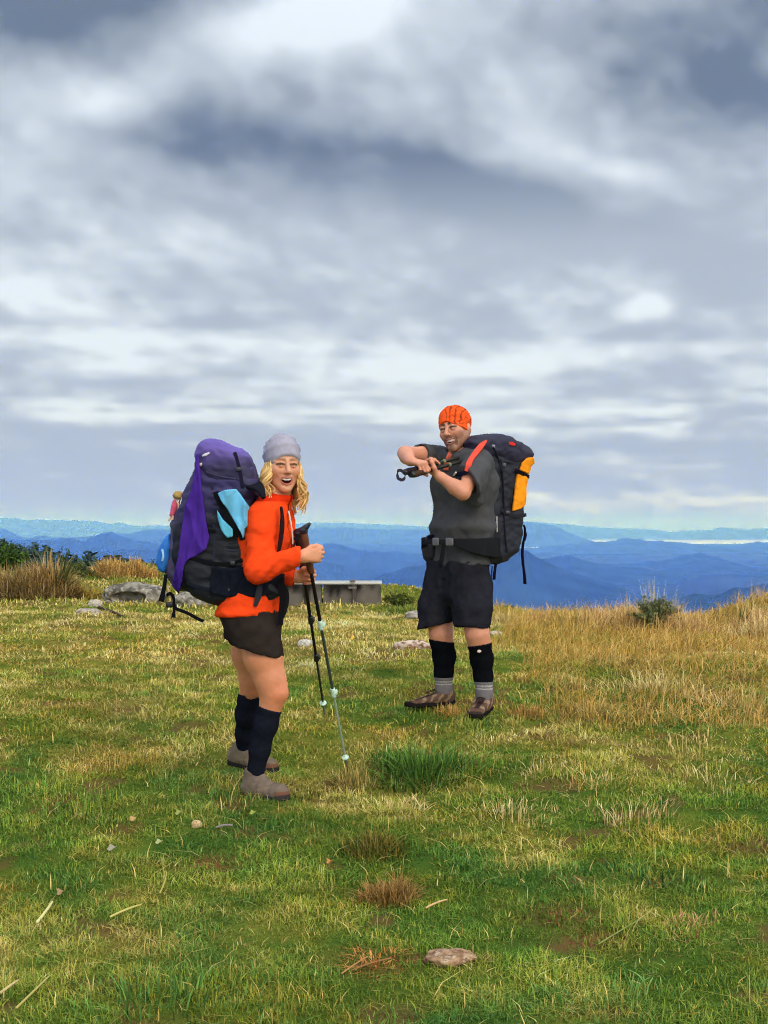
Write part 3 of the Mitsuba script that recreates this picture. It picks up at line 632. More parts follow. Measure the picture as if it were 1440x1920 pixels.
def teeth(L, hgt, zc, half=.020):
    v = []
    for i in range(13):
        x = (i / 12 * 2 - 1) * half
        y = .0850 - 20 * x * x
        zz = zc + 10.0 * x * x
        for yy, z in ((y, zz - hgt / 2), (y, zz + hgt / 2), (y - .006, zz + hgt / 2), (y - .006, zz - hgt / 2)): v.append(L((x, yy, z)))
    f = []
    for i in range(12):
        for k in range(4):
            a, b = i * 4 + k, i * 4 + (k + 1) % 4
            f += [[a, b, b + 4], [a, b + 4, a + 4]]
    m = trimesh.Trimesh(np.array(v), np.array(f), process=False); m.fix_normals(); return m

def corners(C, R, lo, hi):
    return C + np.array([[a, b, c] for a in (lo[0], hi[0]) for b in (lo[1], hi[1]) for c in (lo[2], hi[2])]) @ R.T
def hand_sdf(P, w, d, n, s, scale=1.0, curls=None, thumb=None, spread=.08):
    """A hand: wrist w, d towards the knuckles, n out of the palm, s towards the thumb. curls: bend of the three joints of each finger, index first."""
    d, n = nrm(d), nrm(n); s = nrm(np.asarray(s) - d * (d @ np.asarray(s))); n = nrm(n - d * (d @ n) - s * (s @ n))
    curls = curls or [(55, 85, 55)] * 4
    D, palm = None, None
    for i, (off, kl, segl, r) in enumerate(((.027, .086, (.043, .027, .021), .0088), (.009, .090, (.047, .030, .022), .0092), (-.009, .086, (.044, .028, .021), .0088), (-.026, .078, (.034, .022, .019), .0078))):
        off, kl, r = off * scale, kl * scale, r * scale
        k = w + d * kl + s * off + n * (-.004 + .05 * off * off / .027) * scale
        b = cone(P, w + s * off * .55, k, .0135 * scale, .0115 * scale)
        palm = b if palm is None else smin(palm, b, .016)
        th, p, q = 0, k, None
        for j in range(3):
            th += math.radians(curls[i][j])
            dr = d * math.cos(th) + n * math.sin(th) + s * (spread * (off / .027 / scale))
            e = p + nrm(dr) * segl[j] * scale
            c = cone(P, p, e, r * (1 - .08 * j), r * (.93 - .08 * j))
            q = c if q is None else smin(q, c, .004)
            p = e
        D = q if D is None else np.minimum(D, q)
    tb = w + d * .022 * scale + s * .022 * scale + n * .008 * scale
    t1, t2, t3 = thumb or ((.6, .3, .62), (.75, .1, .55), (.95, -.2, .3))
    go = lambda t: nrm(d * t[0] + s * t[1] + n * t[2])
    a1 = tb + go(t1) * .042 * scale; a2 = a1 + go(t2) * .032 * scale; a3 = a2 + go(t3) * .026 * scale
    th = chain(P, [tb, a1, a2, a3], [.0155 * scale, .0125 * scale, .0105 * scale, .0085 * scale], .008)
    return smin(smin(palm, D, .007), th, .010)

def shoe(key, heel, toe, ankle, upc, sole, lace, h=.0042, high=True, label=None, accents=None):
    """Sole, upper and laces of one boot or shoe standing along heel to toe."""
    heel, toe, ankle = map(np.asarray, (heel, toe, ankle))
    fwd = nrm(toe - heel); R = frame(fwd); Lg = np.linalg.norm(toe - heel)
    loc = lambda P: (P - heel) @ R
    ank = loc(ankle[None])[0]
    def plan(q, grow):
        return cone(np.stack([q[:, 0], q[:, 1], q[:, 1] * 0], 1), (0, .038, 0), (-.0, Lg - .048, 0), .036 + grow, .045 + grow)
    def upper(P):
        q = loc(P)
        top = np.interp(q[:, 1], [0, .05, .10, .16, Lg], [.10, .115, .095, .064, .045])
        hz = max(ank[2], .09) if high else max(ank[2], .07)
        d = smin(cone(q, (0, .042, .044), (0, .12, .048), .040, .043), cone(q, (0, .12, .046), (0, Lg - .052, .032), .044, .039), .03)
        d = smin(d, ball(q, (0, Lg - .050, .036), .043), .02)
        cuff = cone(q, (ank[0] * .5, .055, .06), (ank[0], ank[1], hz), .045, .050 if high else .047)
        d = smin(d, cuff, .035)
        d = smax(d, (q[:, 2] - hz - .012) + .25 * (q[:, 1] - ank[1]), .008)
        d = smax(d, .014 - q[:, 2], .006)
        d = d + .0012 * np.sin(q[:, 1] * 190) * (q[:, 2] > .03) * (q[:, 1] > .10) + folds(P, 40, .0012, 3)
        return d
    def solef(P):
        q = loc(P)
        lift = .010 * sst(Lg - .09, Lg, q[:, 1])
        d = pillow(plan(q, .003), q[:, 2] - .012 - lift, .013, .005)
        return d + .0022 * sst(.012, .004, q[:, 2]) * np.sign(np.sin(q[:, 1] * 2 * np.pi / .024))
    pts = corners(heel, R, (-.05, -.02, -.01), (.05, Lg + .02, .18))
    mu = pmesh(upper, pts, .02, h, 1)
    qq = loc(mu.vertices)
    cu = np.array(upc)[None] * (.72 + .55 * N3(mu.vertices, 38, 3, 2))[:, None]
    if accents:
        for fn, c in accents:
            w = np.clip(fn(qq, Lg), 0, 1)[:, None]; cu = cu * (1 - w) + np.array(c) * w
    k = key
    scene[k] = mikit.ply(mu, 'mat_cloth', smooth=True, color=np.clip(cu, 0, 1))
    if label: labels[k] = {'label': label}
    ms = pmesh(solef, pts, .02, h, 1)
    put(k + '__sole', ms, 'mat_cloth', varied(sole, .3, 40))
    ls = []
    for i in range(5):
        y = .085 + i * .017; z = np.interp(y, [.08, .17], [.108 if high else .100, .072])
        for s_ in (-1, 1):
            p = np.array([[-.024 * s_, y, z - .006], [0, y + .006, z + .0035], [.024 * s_, y + .012, z - .009]])
            ls.append(tube(heel + p @ R.T, .0024, 6, 8))
    for s_ in (-1, 1):
        p = np.array([[0, .084, .112 if high else .104], [.016 * s_, .080, .128 if high else .118], [.030 * s_, .088, .104 if high else .098], [.012 * s_, .090, .100]])
        ls.append(tube(heel + p @ R.T, .0022, 6, 12))
    put(k + '__laces', cat(ls), 'mat_cloth', lace)
SKIN_F, SKIN_M = rgb(206, 148, 116), rgb(196, 138, 112)
def keep_part(m, keep):
    f = m.faces[keep[m.faces].all(1)]
    n = trimesh.Trimesh(m.vertices, f, process=False); n.remove_unreferenced_vertices(); return n
# ---------------------------------------------------------------- the woman
PW = 'person'
labels[PW] = {'label': 'laughing blonde woman in grey beanie, orange fleece jacket, dark shorts and knee socks', 'category': 'person'}
Hd = pt(530, 870.5, 6.98)
hm, hc, L, RH, HW = head(Hd, (math.sin(.33), -math.cos(.33), -.03), (.02, -.02, 1), SKIN_F, rgb(186, 104, 92), rgb(122, 92, 66), True)
nf = [pt(478, 1165, 6.93), pt(494, 1232, 6.91), pt(507, 1275, 6.90), pt(512, 1300, 6.895), pt(507, 1325, 6.90), pt(499, 1358, 6.915), pt(487, 1405, 6.94), pt(479, 1450, 6.96)]
nr = [.086, .087, .068, .056, .045, .047, .041, .037]
ff = [pt(462, 1165, 7.09), pt(468, 1225, 7.12), pt(474, 1272, 7.15), pt(473, 1292, 7.17), pt(467, 1312, 7.2), pt(463, 1338, 7.24), pt(460, 1375, 7.31), pt(458, 1405, 7.36)]
fr = [.084, .082, .062, .052, .046, .048, .041, .036]
def w_legs(P):
    a = smin(chain(P, nf, nr, .03), chain(P, [pt(521, 1286, 6.885), pt(524, 1300, 6.882), pt(519, 1313, 6.89)], [.034, .038, .030], .01), .022)
    b = smin(chain(P, ff, fr, .03), ball(P, pt(482, 1288, 7.15), .036), .03)
    return np.minimum(a, b)
lm = pmesh(w_legs, nf + ff, .13, .0065)
kn_ = np.exp(-np.minimum(np.linalg.norm(lm.vertices - pt(524, 1300, 6.86), axis=1), np.linalg.norm(lm.vertices - pt(484, 1290, 7.12), axis=1)) ** 2 / .05 ** 2)[:, None]
lc = (1 - kn_ * np.array([.02, .16, .18])) * SKIN_F[None] * np.array([.96, .77, .68]) * (1 + .22 * (N3(lm.vertices, 16, 3) - .5) + .16 * (N3(lm.vertices, 60, 2) - .5))[:, None]
sh_n, el_n, wr_n = pt(492, 966, 6.82), pt(488, 1066, 6.765), pt(560, 1044, 6.735)
sh_f, el_f, wr_f = pt(524, 966, 7.17), pt(520, 1068, 7.16), pt(548, 1082, 6.97)
pole_top, pole_tip = pt(569, 996, 6.775), pt(653, 1452, 7.36)
pole2_top, pole2_tip = pt(558, 1000, 6.98), pt(609, 1340, 7.75)
hands = []
for w_, d_, n_, s_ in ((wr_n, (1, .05, .10), (.05, 1, 0), (-.15, .05, 1)), (wr_f, (1, -.1, .02), (.1, -1, 0), (-.15, -.05, 1))):
    w_ = np.asarray(w_)
    hf = lambda P, w_=w_, d_=d_, n_=n_, s_=s_: smin(hand_sdf(P, w_ + nrm(d_) * .012, d_, n_, s_, .92, [(62, 88, 55), (66, 88, 55), (70, 88, 55), (72, 86, 55)], ((.62, .42, .5), (.85, .15, .5), (.9, -.2, .3))), cone(P, w_ - nrm(d_) * .05, w_ + nrm(d_) * .02, .026, .024), .02)
    m = pmesh(hf, [w_ - nrm(d_) * .05, w_ + nrm(d_) * .10], .06, .0027, 1)
    hands.append((m, SKIN_F[None] * np.array([1.02, .90, .84]) * (1 + .2 * (N3(m.vertices, 90, 2) - .5))[:, None]))
w_hip, w_waist, w_chest, w_neck = pt(464, 1140, 7.0), pt(484, 1075, 7.0), pt(500, 1000, 7.0), pt(512, 950, 7.0)
LF = nrm((.20, .98, 0))        # her right-to-left axis
def w_core(P):
    d = chain(P, [w_hip, w_waist, w_chest, w_neck, pt(524, 915, 6.99)], [.08, .075, .08, .06, .05], .05)
    d = smin(d, chain(P, [sh_n, el_n, wr_n], [.04, .034, .026], .02), .03)
    return smin(d, chain(P, [sh_f, el_f, wr_f], [.05, .04, .026], .02), .03)
cm = pmesh(w_core, [w_hip, w_neck, wr_n, wr_f, sh_f, pt(524, 915, 6.99)], .14, .016)
bm, bc = joined([(m.vertices, m.faces, c) for m, c in ((hm, hc), (lm, lc), *hands, (cm, np.tile(SKIN_F, (len(cm.vertices), 1))))])
put(PW + '__body', trimesh.Trimesh(*bm, process=False), 'mat_skin', bc)
for sx in (-1, 1):
    m, c = eye(L, RH, sx, rgb(44, 52, 58)); put(PW + '__eye', m, 'mat_plastic', c)
put(PW + '__teeth', teeth(L, .0080, -.0715, .0215), 'mat_plastic', rgb(222, 216, 206))

def jacket(P):
    tors = None
    for s in (-1, 1):
        c = chain(P, [w_hip + LF * .070 * s + [.004, 0, -.040], w_waist + LF * .050 * s, w_chest + LF * .075 * s, w_neck + LF * .07 * s + [-.01, 0, -.03]], [.128, .108, .112, .075], .05)
        tors = c if tors is None else smin(tors, c, .05)
    tors = smin(tors, cone(P, sh_n + [0.005, .02, 0], sh_f + [0, -.02, 0], .058, .058), .05)
    tors = smin(tors, chain(P, [w_neck + [0, 0, -.01], pt(522, 930, 6.985)], [.072, .066], .03), .03)
    na = chain(P, [sh_n, el_n, wr_n], [.064, .056, .040], .025)
    na = smin(na, ball(P, el_n + [-.012, 0, -.006], .054), .02)
    fa = chain(P, [sh_f, el_f, wr_f], [.062, .052, .038], .025)
    na = smax(na, (P - wr_n) @ nrm((1, .05, .05)) - .006, .006) - .002 * np.exp(-(((P - wr_n) @ nrm((1, .05, .05)) + .006) / .007) ** 2)
    na = np.maximum(na, -cone(P, wr_n + [-.015, 0, 0], wr_n + [.1, 0, 0], .030, .030))
    fa = smax(fa, (P - wr_f) @ nrm((1, -.1, -.1)) - .004, .006)
    d = smin(smin(tors, na, .022), fa, .022)
    hem = (pt(462, 1152, 7)[2] - P[:, 2]) + .05 * (P[:, 0] - w_hip[0])
    d = smax(d, hem, .010)
    d = d - .003 * np.exp(-((hem + .018) / .010) ** 2)
    d = smax(d, P[:, 2] - pt(520, 928, 7)[2] - .12 * (Hd[0] - P[:, 0]), .008)
    d = np.maximum(d, -cone(P, pt(521, 950, 6.985), pt(525, 915, 6.985), .052, .060))
    d = d + folds(P, 12, .0052, 5, (1, 1, 1.6)) + folds(P, 28, .0018, 6, (1, 1, 1.6)) + folds(P, 7, .0070, 15, (1.3, 1.3, .8)) * (P[:, 2] < w_chest[2])
    crease = np.linalg.norm(P - (el_n + np.array([.03, -.03, .02])), axis=1)
    d = d + .006 * np.sin((P - el_n) @ nrm((.8, 0, -.7)) * 150) * np.exp(-(crease / .075) ** 2)
    return d
jm = pmesh(jacket, [w_hip, sh_n, sh_f, wr_n, wr_f, el_n, el_f, pt(520, 925, 7)], .16, .0058, 1)
ORANGE = rgb(242, 74, 30)
def jcol(v):
    c = ORANGE[None] * (1 + .22 * (N3(v, 30, 3, 4) - .5))[:, None]
    fr = np.abs((v - w_chest) @ LF + .075)                       # the front zip line, on her near chest
    zip_ = (1 - sst(.004, .007, np.abs((v - w_chest) @ LF + .02))) * ((v - w_chest) @ np.cross(LF, [0, 0, 1]) > .02) * (v[:, 2] > w_waist[2] - .25)
    c = c * (1 - .8 * zip_[:, None])
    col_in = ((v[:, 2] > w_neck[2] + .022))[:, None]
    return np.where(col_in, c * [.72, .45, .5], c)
put(PW + '__jacket', jm, 'mat_cloth', jcol, label='orange fleece jacket')
pz = [w_chest + nrm(np.cross(LF, [0, 0, 1])) * .0 for _ in range(1)]
# the pale zip cord at the front
put(PW + '__zip_cord', tube([pt(541, 958, 6.80), pt(545, 978, 6.80), pt(548, 1000, 6.81), pt(549, 1020, 6.82)], .0035, 6, 14), 'mat_cloth', rgb(226, 214, 206))
def shorts(P):
    top = None
    for s in (-1, 1):
        c = cone(P, w_hip + LF * .064 * s + [.006, 0, .0], w_hip + LF * .070 * s + [.026, 0, -.07], .118, .110)
        top = c if top is None else smin(top, c, .05)
    a = chain(P, [pt(468, 1152, 6.93), pt(481, 1195, 6.915), pt(486, 1225, 6.905)], [.108, .104, .110], .04)
    b = chain(P, [pt(460, 1152, 7.08), pt(464, 1195, 7.10), pt(467, 1222, 7.12)], [.106, .100, .103], .04)
    d = smin(smin(top, a, .04), smin(top, b, .04), .02)
    cut = (P - pt(482, 1221, 6.9)) @ nrm((-.26, 0, -1))
    d = smax(d, cut, .005)
    d = smax(d, P[:, 2] - pt(462, 1141, 7)[2], .01)
    return d + folds(P, 12, .006, 8, (1.6, 1.6, .7)) - .002 * np.exp(-((cut + .018) / .003) ** 2)
sm = pmesh(shorts, [w_hip, pt(486, 1222, 6.9), pt(467, 1222, 7.12), pt(430, 1235, 7)], .15, .006, 1)
put(PW + '__shorts', sm, 'mat_cloth', varied(rgb(48, 41, 38), .35, 30))
def sock(P, pts, rs_, grow, top_pt, nrm_, seed):
    d = chain(P, pts, rs_, .03) - grow
    d = smin(d, cone(P, pts[5] + [-.009, 0, .01], pts[5] + [-.009, 0, -.03], rs_[5] - .008, rs_[5] - .012), .02) if seed < 2 else d
    d = smax(d, (P - top_pt) @ nrm(nrm_), .004)
    return d + .0005 * np.sin(np.arctan2(P[:, 1] - pts[5][1], P[:, 0] - pts[5][0]) * 44)
for i, (p_, r_, tp, nv) in enumerate(((nf, nr, pt(508, 1329, 6.9), (.30, 0, 1)), (ff, fr, pt(468, 1302, 7.2), (.12, 0, 1)))):
    m = pmesh(lambda P: sock(P, p_, r_, .004, tp, nv, i), p_[4:], .08, .005, 1)
    put(PW + '__sock', m, 'mat_cloth', varied(rgb(27, 29, 40), .3, 60))
BOOT = rgb(112, 98, 88)
acc = [(lambda q, Lg: sst(Lg - .055, Lg - .035, q[:, 1]) * (q[:, 2] < .05), rgb(112, 78, 64)), (lambda q, Lg: (np.abs(q[:, 2] - .045 - .25 * (q[:, 1] - .1)) < .005) * (q[:, 1] < .19) * (q[:, 1] > .02) * .6, rgb(128, 110, 96)), (lambda q, Lg: (q[:, 1] < .030) * (q[:, 2] < .07) * .6, rgb(132, 118, 108))]
shoe(PW + '__boot', pt(456, 1494, 7.00), pt(541, 1504, 6.86), pt(478, 1448, 6.97), BOOT, rgb(58, 54, 52), rgb(70, 58, 50), accents=acc)
shoe(PW + '__boot_001', pt(428, 1436, 7.40) + [0, 0, .012], pt(520, 1452, 7.28), pt(456, 1400, 7.37), BOOT * [1, 1.02, .9], rgb(44, 40, 40), rgb(70, 58, 50), accents=acc)
# hat
def beanie(P):
    q = (P - Hd) @ RH
    d = ell(q, (0, -.018, .034), (.083, .104, .100))
    d = smin(d, ell(q, (-.012, -.050, .066), (.066, .064, .066)), .05)
    rim = q[:, 2] - .036 - .62 * (q[:, 1] - .08) + .36 * np.maximum(q[:, 0] - .015, 0)
    d = smax(d, -rim, .005) - .0030 * np.exp(-((rim - .009) / .008) ** 2)
    back = sst(.02, -.10, q[:, 1]) * sst(-.01, .05, q[:, 2])
    return d + back * .0060 * np.sin((q[:, 2] + .55 * q[:, 1] + .012 * np.sin(q[:, 0] * 50)) * 150) + -.0022 * np.sin((q[:, 2] - .45 * q[:, 1]) * 110 + q[:, 0] * 12) * sst(.0, .04, q[:, 2])
bn = pmesh(beanie, corners(Hd, RH, (-.10, -.14, -.09), (.10, .10, .15)), .03, .0042, 1)
put(PW + '__beanie', bn, 'mat_cloth', varied(rgb(156, 152, 168), .16, 60))
# wavy hair, in locks
rh = np.random.default_rng(3)
def lock(a0, z0, length, r, curl, lean_):
    """a0: angle round the head from the face, positive on the viewer's right."""
    t = np.linspace(0, 1, 26)
    rad = .076 + .014 * np.sin(t * 2.2) + lean_ * t
    ph = 2.6 * a0 + rh.normal(0, .45)
    ang = a0 + curl * .12 * np.sin(t * 8.5 + ph) * t ** .5
    x = np.sin(ang) * rad * 1.02; y = np.cos(ang) * rad * 1.05 - .005
    z = z0 - length * t
    p = np.stack([x, y, z], 1)
    p[:, 0] += curl * .010 * np.sin(t * 8.5 + ph + 1.0) * t ** .6; p[:, 1] += curl * .008 * np.cos(t * 8.5 + ph) * t ** .6
    return tube(L(p), r * (1.05 - .75 * t ** 2.2) * np.clip(t * 8 + .5, 0, 1), 6)
hv, hcs = [], []
for i in range(270):
    side = -1 if rh.uniform() < .64 else 1
    a = side * rh.uniform(.95, 2.5) if side < 0 else rh.uniform(.98, 2.0)
    ln = rh.uniform(.12, .205) if side < 0 else rh.uniform(.13, .235)
    m = lock(a, rh.uniform(-.015, .03) - .012 * abs(a), ln, rh.uniform(.0026, .0064), rh.uniform(1.0, 2.0), rh.uniform(-.012, .026))
    hv.append(m)
    k = rh.uniform()
    base = rgb(240, 204, 136) * (1 - k) + rgb(190, 144, 84) * k
    if k > .93: base = rgb(116, 82, 54)
    hcs.append(np.tile(base * rh.uniform(.85, 1.15), (len(m.vertices), 1)))
put(PW + '__hair', cat(hv), 'mat_hair', np.vstack(hcs))

# ---------------------------------------------------------------- her backpack
BW = thing('backpack', 'large navy and purple rucksack on the back of the woman in orange', 'backpack')
def pp(lst, Y=7.0):
    return np.array([pt(x, y, Y)[[0, 2]] for x, y in lst])
pk_body = pp([(372, 880), (395, 866), (440, 868), (478, 880), (486, 905), (478, 945), (470, 985), (470, 1040), (488, 1070), (518, 1080), (528, 1112), (490, 1133), (430, 1134), (395, 1128), (352, 1108), (333, 1086), (328, 1040), (330, 990), (340, 950), (352, 915)])
pk_lid = pp([(371, 885), (370, 850), (379, 832), (394, 826), (412, 827), (436, 838), (456, 845), (468, 858), (478, 882), (488, 908), (487, 932), (462, 930), (425, 922), (376, 918)])
pk_pock = pp([(342, 935), (328, 958), (321, 985), (322, 1000), (313, 1025), (309, 1060), (314, 1085), (330, 1104), (350, 1108), (362, 1040), (356, 960)])
HWID = .165
def yl(P): return P[:, 1] - 7.0 + .10 * (P[:, 0] - w_chest[0])
def pk_sdf(P): return pillow(polysd(P[:, 0], P[:, 2], pk_body), yl(P), HWID, .065)
def pk_all(P): return np.minimum(np.minimum(pk_sdf(P), pillow(polysd(P[:, 0], P[:, 2], pk_lid), yl(P), HWID + .004, .075)), pillow(polysd(P[:, 0], P[:, 2], pk_pock), yl(P), HWID - .05, .06))
box = [pt(290, 820, 6.8), pt(500, 1140, 7.2)]
NAVY = rgb(33, 36, 50)
def pkm(fn, fold, seed, h=.0072): return pmesh(lambda P: fn(P) + folds(P, 10, fold * 1.3, seed, (1, 1, 1.6)) + folds(P, 27, fold * .6, seed + 1, (.7, 1, 1.4)), box, .05, h, 1)
put(BW + '__pack_bag', pkm(pk_sdf, .007, 31), 'mat_nylon', lambda v: (rgb(17, 20, 31)[None] + (rgb(52, 45, 92) - rgb(17, 20, 31))[None] * sst(-.06, .12, v[:, 2] - pt(400, 965, 7)[2] - .4 * (v[:, 0] - pt(400, 965, 7)[0]) * 1.0 + .08 * (N3(v, 12, 2, 7) - .5))[:, None]) * (1 + .6 * (N3(v, 14, 3) - .5))[:, None])
def lidc(v):
    w = sst(.05, .16, v[:, 2] - pt(400, 905, 7)[2] + .06 * (N3(v, 16, 3, 5) - .5))[:, None]
    return (rgb(40, 35, 68) * (1 - w) + rgb(92, 74, 150) * w) * (1 + .3 * (N3(v, 20, 3) - .5))[:, None]
put(BW + '__lid', pkm(lambda P: pillow(polysd(P[:, 0], P[:, 2], pk_lid), yl(P), HWID + .004, .075), .007, 33), 'mat_nylon', lidc, label='purple lid of the rucksack')
put(BW + '__front_pocket', pkm(lambda P: pillow(polysd(P[:, 0], P[:, 2], pk_pock), yl(P), HWID - .05, .06), .006, 35), 'mat_nylon', varied(rgb(70, 62, 94), .35, 18))
def shell(polyg, off, th, wave, seed, near=True, base=pk_all):
    def f(P):
        d = base(P) + folds(P, 9, wave, seed, (2.2, 1, .55))
        sh = np.abs(d - off) - th
        pl = polysd(P[:, 0], P[:, 2], polyg)
        out = smax(sh, pl, .004)
        return np.maximum(out, P[:, 1] - 6.99) if near else out
    return f
drape = pp([(372, 850), (376, 880), (380, 919), (388, 978), (394, 1008), (388, 1030), (370, 1042), (354, 1049), (346, 1060), (342, 1092), (331, 1116), (317, 1098), (322, 1084), (333, 1047), (338, 1008), (345, 958), (358, 919), (366, 880), (367, 852)], 6.86)
put(BW + '__purple_cover', pmesh(shell(drape, .016, .006, .020, 41), box, .05, .0052, 1), 'mat_cloth', varied(rgb(70, 42, 138), .35, 16), label='violet cloth hanging down the side of the rucksack')
tow = pp([(409, 925), (423, 919), (444, 917), (453, 928), (470, 953), (488, 972), (486, 979), (470, 984), (461, 991), (458, 1012), (453, 998), (441, 978), (427, 954), (416, 939)], 6.84)
tow2 = pp([(407, 955), (419, 974), (438, 992), (438, 1006), (427, 1009), (416, 994), (409, 972)], 6.84)
TK = thing('towel', 'light blue towel tucked under the side strap of the purple rucksack', 'towel')
put(TK + '__upper_fold', pmesh(shell(tow, .036, .017, .026, 44), box, .06, .005, 1), 'mat_cloth', varied(rgb(108, 182, 224), .2, 24))
put(TK + '__lower_fold', pmesh(shell(tow2, .026, .013, .018, 46), box, .06, .005, 1), 'mat_cloth', varied(rgb(98, 184, 218), .2, 24))
def surf(px, py, off=.01, base=pk_all):
    """The point of the pack's near side that the photo shows at (px, py)."""
    for Y in np.arange(6.70, 7.1, .004):
        p = pt(px, py, Y)
        if base(p[None])[0] < off: return p
    return pt(px, py, 6.9)
def strap_on(key, pxs, w, off=.012, c=rgb(22, 22, 26), base=pk_all, mat='mat_cloth', side=(.7, 0, .7), n=22, th=.004):
    put(key, ribbon([surf(x, y, off, base) for x, y in pxs], w, th, side, n), mat, varied(c, .3, 60))
strap_on(BW + '__side_strap', [(404, 922), (411, 940), (423, 962), (434, 978), (446, 994), (455, 1012)], .026, .042)
strap_on(BW + '__compression_strap', [(344, 1040), (380, 1052), (420, 1058), (455, 1050)], .018, .012, side=(0, 0, 1))
strap_on(BW + '__lid_strap', [(440, 848), (449, 880), (455, 915)], .016, .012, rgb(34, 30, 52), side=(1, 0, 0))
strap_on(BW + '__seam', [(398, 905), (400, 960), (402, 1020), (398, 1080), (392, 1120)], .010, .006, rgb(44, 48, 62), side=(1, 0, 0))
strap_on(BW + '__compression_strap', [(352, 985), (376, 992), (404, 996)], .014, .016, side=(0, 0, 1))
strap_on(BW + '__compression_strap', [(350, 1092), (385, 1104), (430, 1108), (470, 1104)], .016, .010, rgb(30, 32, 42), side=(0, 0, 1))
strap_on(BW + '__zip', [(386, 884), (410, 892), (440, 897), (474, 900)], .007, .008, rgb(66, 60, 92), side=(0, 0, 1))
strap_on(BW + '__zip', [(408, 1024), (424, 1030), (440, 1032), (456, 1028)], .007, .008, rgb(54, 58, 72), side=(0, 0, 1))
side_pk = pp([(398, 1062), (430, 1066), (466, 1060), (470, 1096), (462, 1116), (425, 1120), (394, 1112)], 6.86)
put(BW + '__side_pocket', pmesh(shell(side_pk, .010, .008, .012, 48), box, .05, .0058, 1), 'mat_cloth', varied(rgb(24, 27, 38), .5, 40))
for bx_, by_ in ((372, 990), (436, 1056), (432, 1107), (447, 880)): put(BW + '__buckle', block(surf(bx_, by_, .016), (.012, .006, .010)), 'mat_plastic', rgb(40, 40, 48))
put(BW + '__logo_patch', ribbon([surf(379, 855, .006), surf(386, 852, .006), surf(393, 849, .006)], [.006, .014, .006], .004, (0, 0, 1), 8), 'mat_cloth', rgb(214, 212, 226))
put(BW + '__buckle', block(surf(377, 871, .006), (.008, .006, .008)), 'mat_plastic', rgb(196, 176, 178))
# hip belt round to the front, with its hanging ends
put(BW + '__hip_belt', ribbon([pt(452, 1092, 6.83), pt(474, 1100, 6.825), pt(500, 1098, 6.84), pt(520, 1090, 6.88), pt(530, 1082, 6.95)], [.10, .095, .075, .05, .035], .022, (0, 0, 1), 26), 'mat_cloth', varied(rgb(26, 28, 36), .3, 40))
put(BW + '__belt_tab', ribbon([pt(487, 1096, 6.80), pt(484, 1118, 6.80), pt(478, 1137, 6.805)], [.024, .030, .016], .005, (1, 0, 0), 12), 'mat_cloth', rgb(52, 52, 60))
put(BW + '__belt_strap', ribbon([pt(520, 1088, 6.87), pt(528, 1102, 6.85), pt(529, 1130, 6.85), pt(526, 1172, 6.86)], [.05, .03, .022, .026], .005, (1, 0, .1), 20), 'mat_cloth', rgb(24, 24, 28))
put(BW + '__belt_strap', ribbon([pt(524, 1092, 6.90), pt(536, 1105, 6.88), pt(538, 1130, 6.87), pt(528, 1160, 6.87)], .018, .004, (.8, 0, .3), 20), 'mat_cloth', rgb(30, 30, 34))
put(BW + '__strap_and_dark_strip', ribbon([pt(466, 903, 6.92), pt(478, 911, 6.85), pt(488, 920, 6.80), pt(494, 934, 6.775)], [.09, .085, .06, .02], .016, (.2, .9, .3), 18), 'mat_cloth', rgb(30, 30, 38))
put(BW + '__strap_and_dark_strip', ribbon([pt(527, 950, 6.80), pt(529, 985, 6.795), pt(525, 1020, 6.795), pt(519, 1052, 6.80)], [.012, .022, .020, .010], .008, (1, .3, 0), 18), 'mat_cloth', rgb(40, 26, 28))  # added thin dark strip down the chest front, beside the near sleeve
# dangling straps below the bag
put(BW + '__tail_strap', ribbon([pt(311, 1078, 6.93), pt(308, 1100, 6.90), pt(302, 1128, 6.89)], [.016, .018, .026], .008, (1, 0, .2), 14), 'mat_cloth', rgb(20, 20, 24))
put(BW + '__tail_strap', ribbon([pt(313, 1117, 6.9), pt(320, 1113, 6.89), pt(326, 1124, 6.88), pt(327, 1137, 6.88), pt(345, 1147, 6.88), pt(365, 1157, 6.87), pt(382, 1165, 6.87)], .015, .006, (0, 0, 1), 30), 'mat_cloth', rgb(20, 20, 24))
put(BW + '__tail_strap', ribbon([pt(327, 1134, 6.885), pt(326, 1147, 6.88), pt(325, 1158, 6.88)], [.012, .012, .022], .006, (1, 0, 0), 10), 'mat_cloth', rgb(20, 20, 24))
put(BW + '__buckle', block(pt(318, 1134, 6.885), (.016, .008, .013)), 'mat_plastic', rgb(20, 20, 24))
put(BW + '__drawcord', tube([pt(315, 1098, 6.9), pt(317, 1112, 6.9), pt(322, 1122, 6.9)], .006, 6, 10), 'mat_cloth', rgb(190, 160, 132))
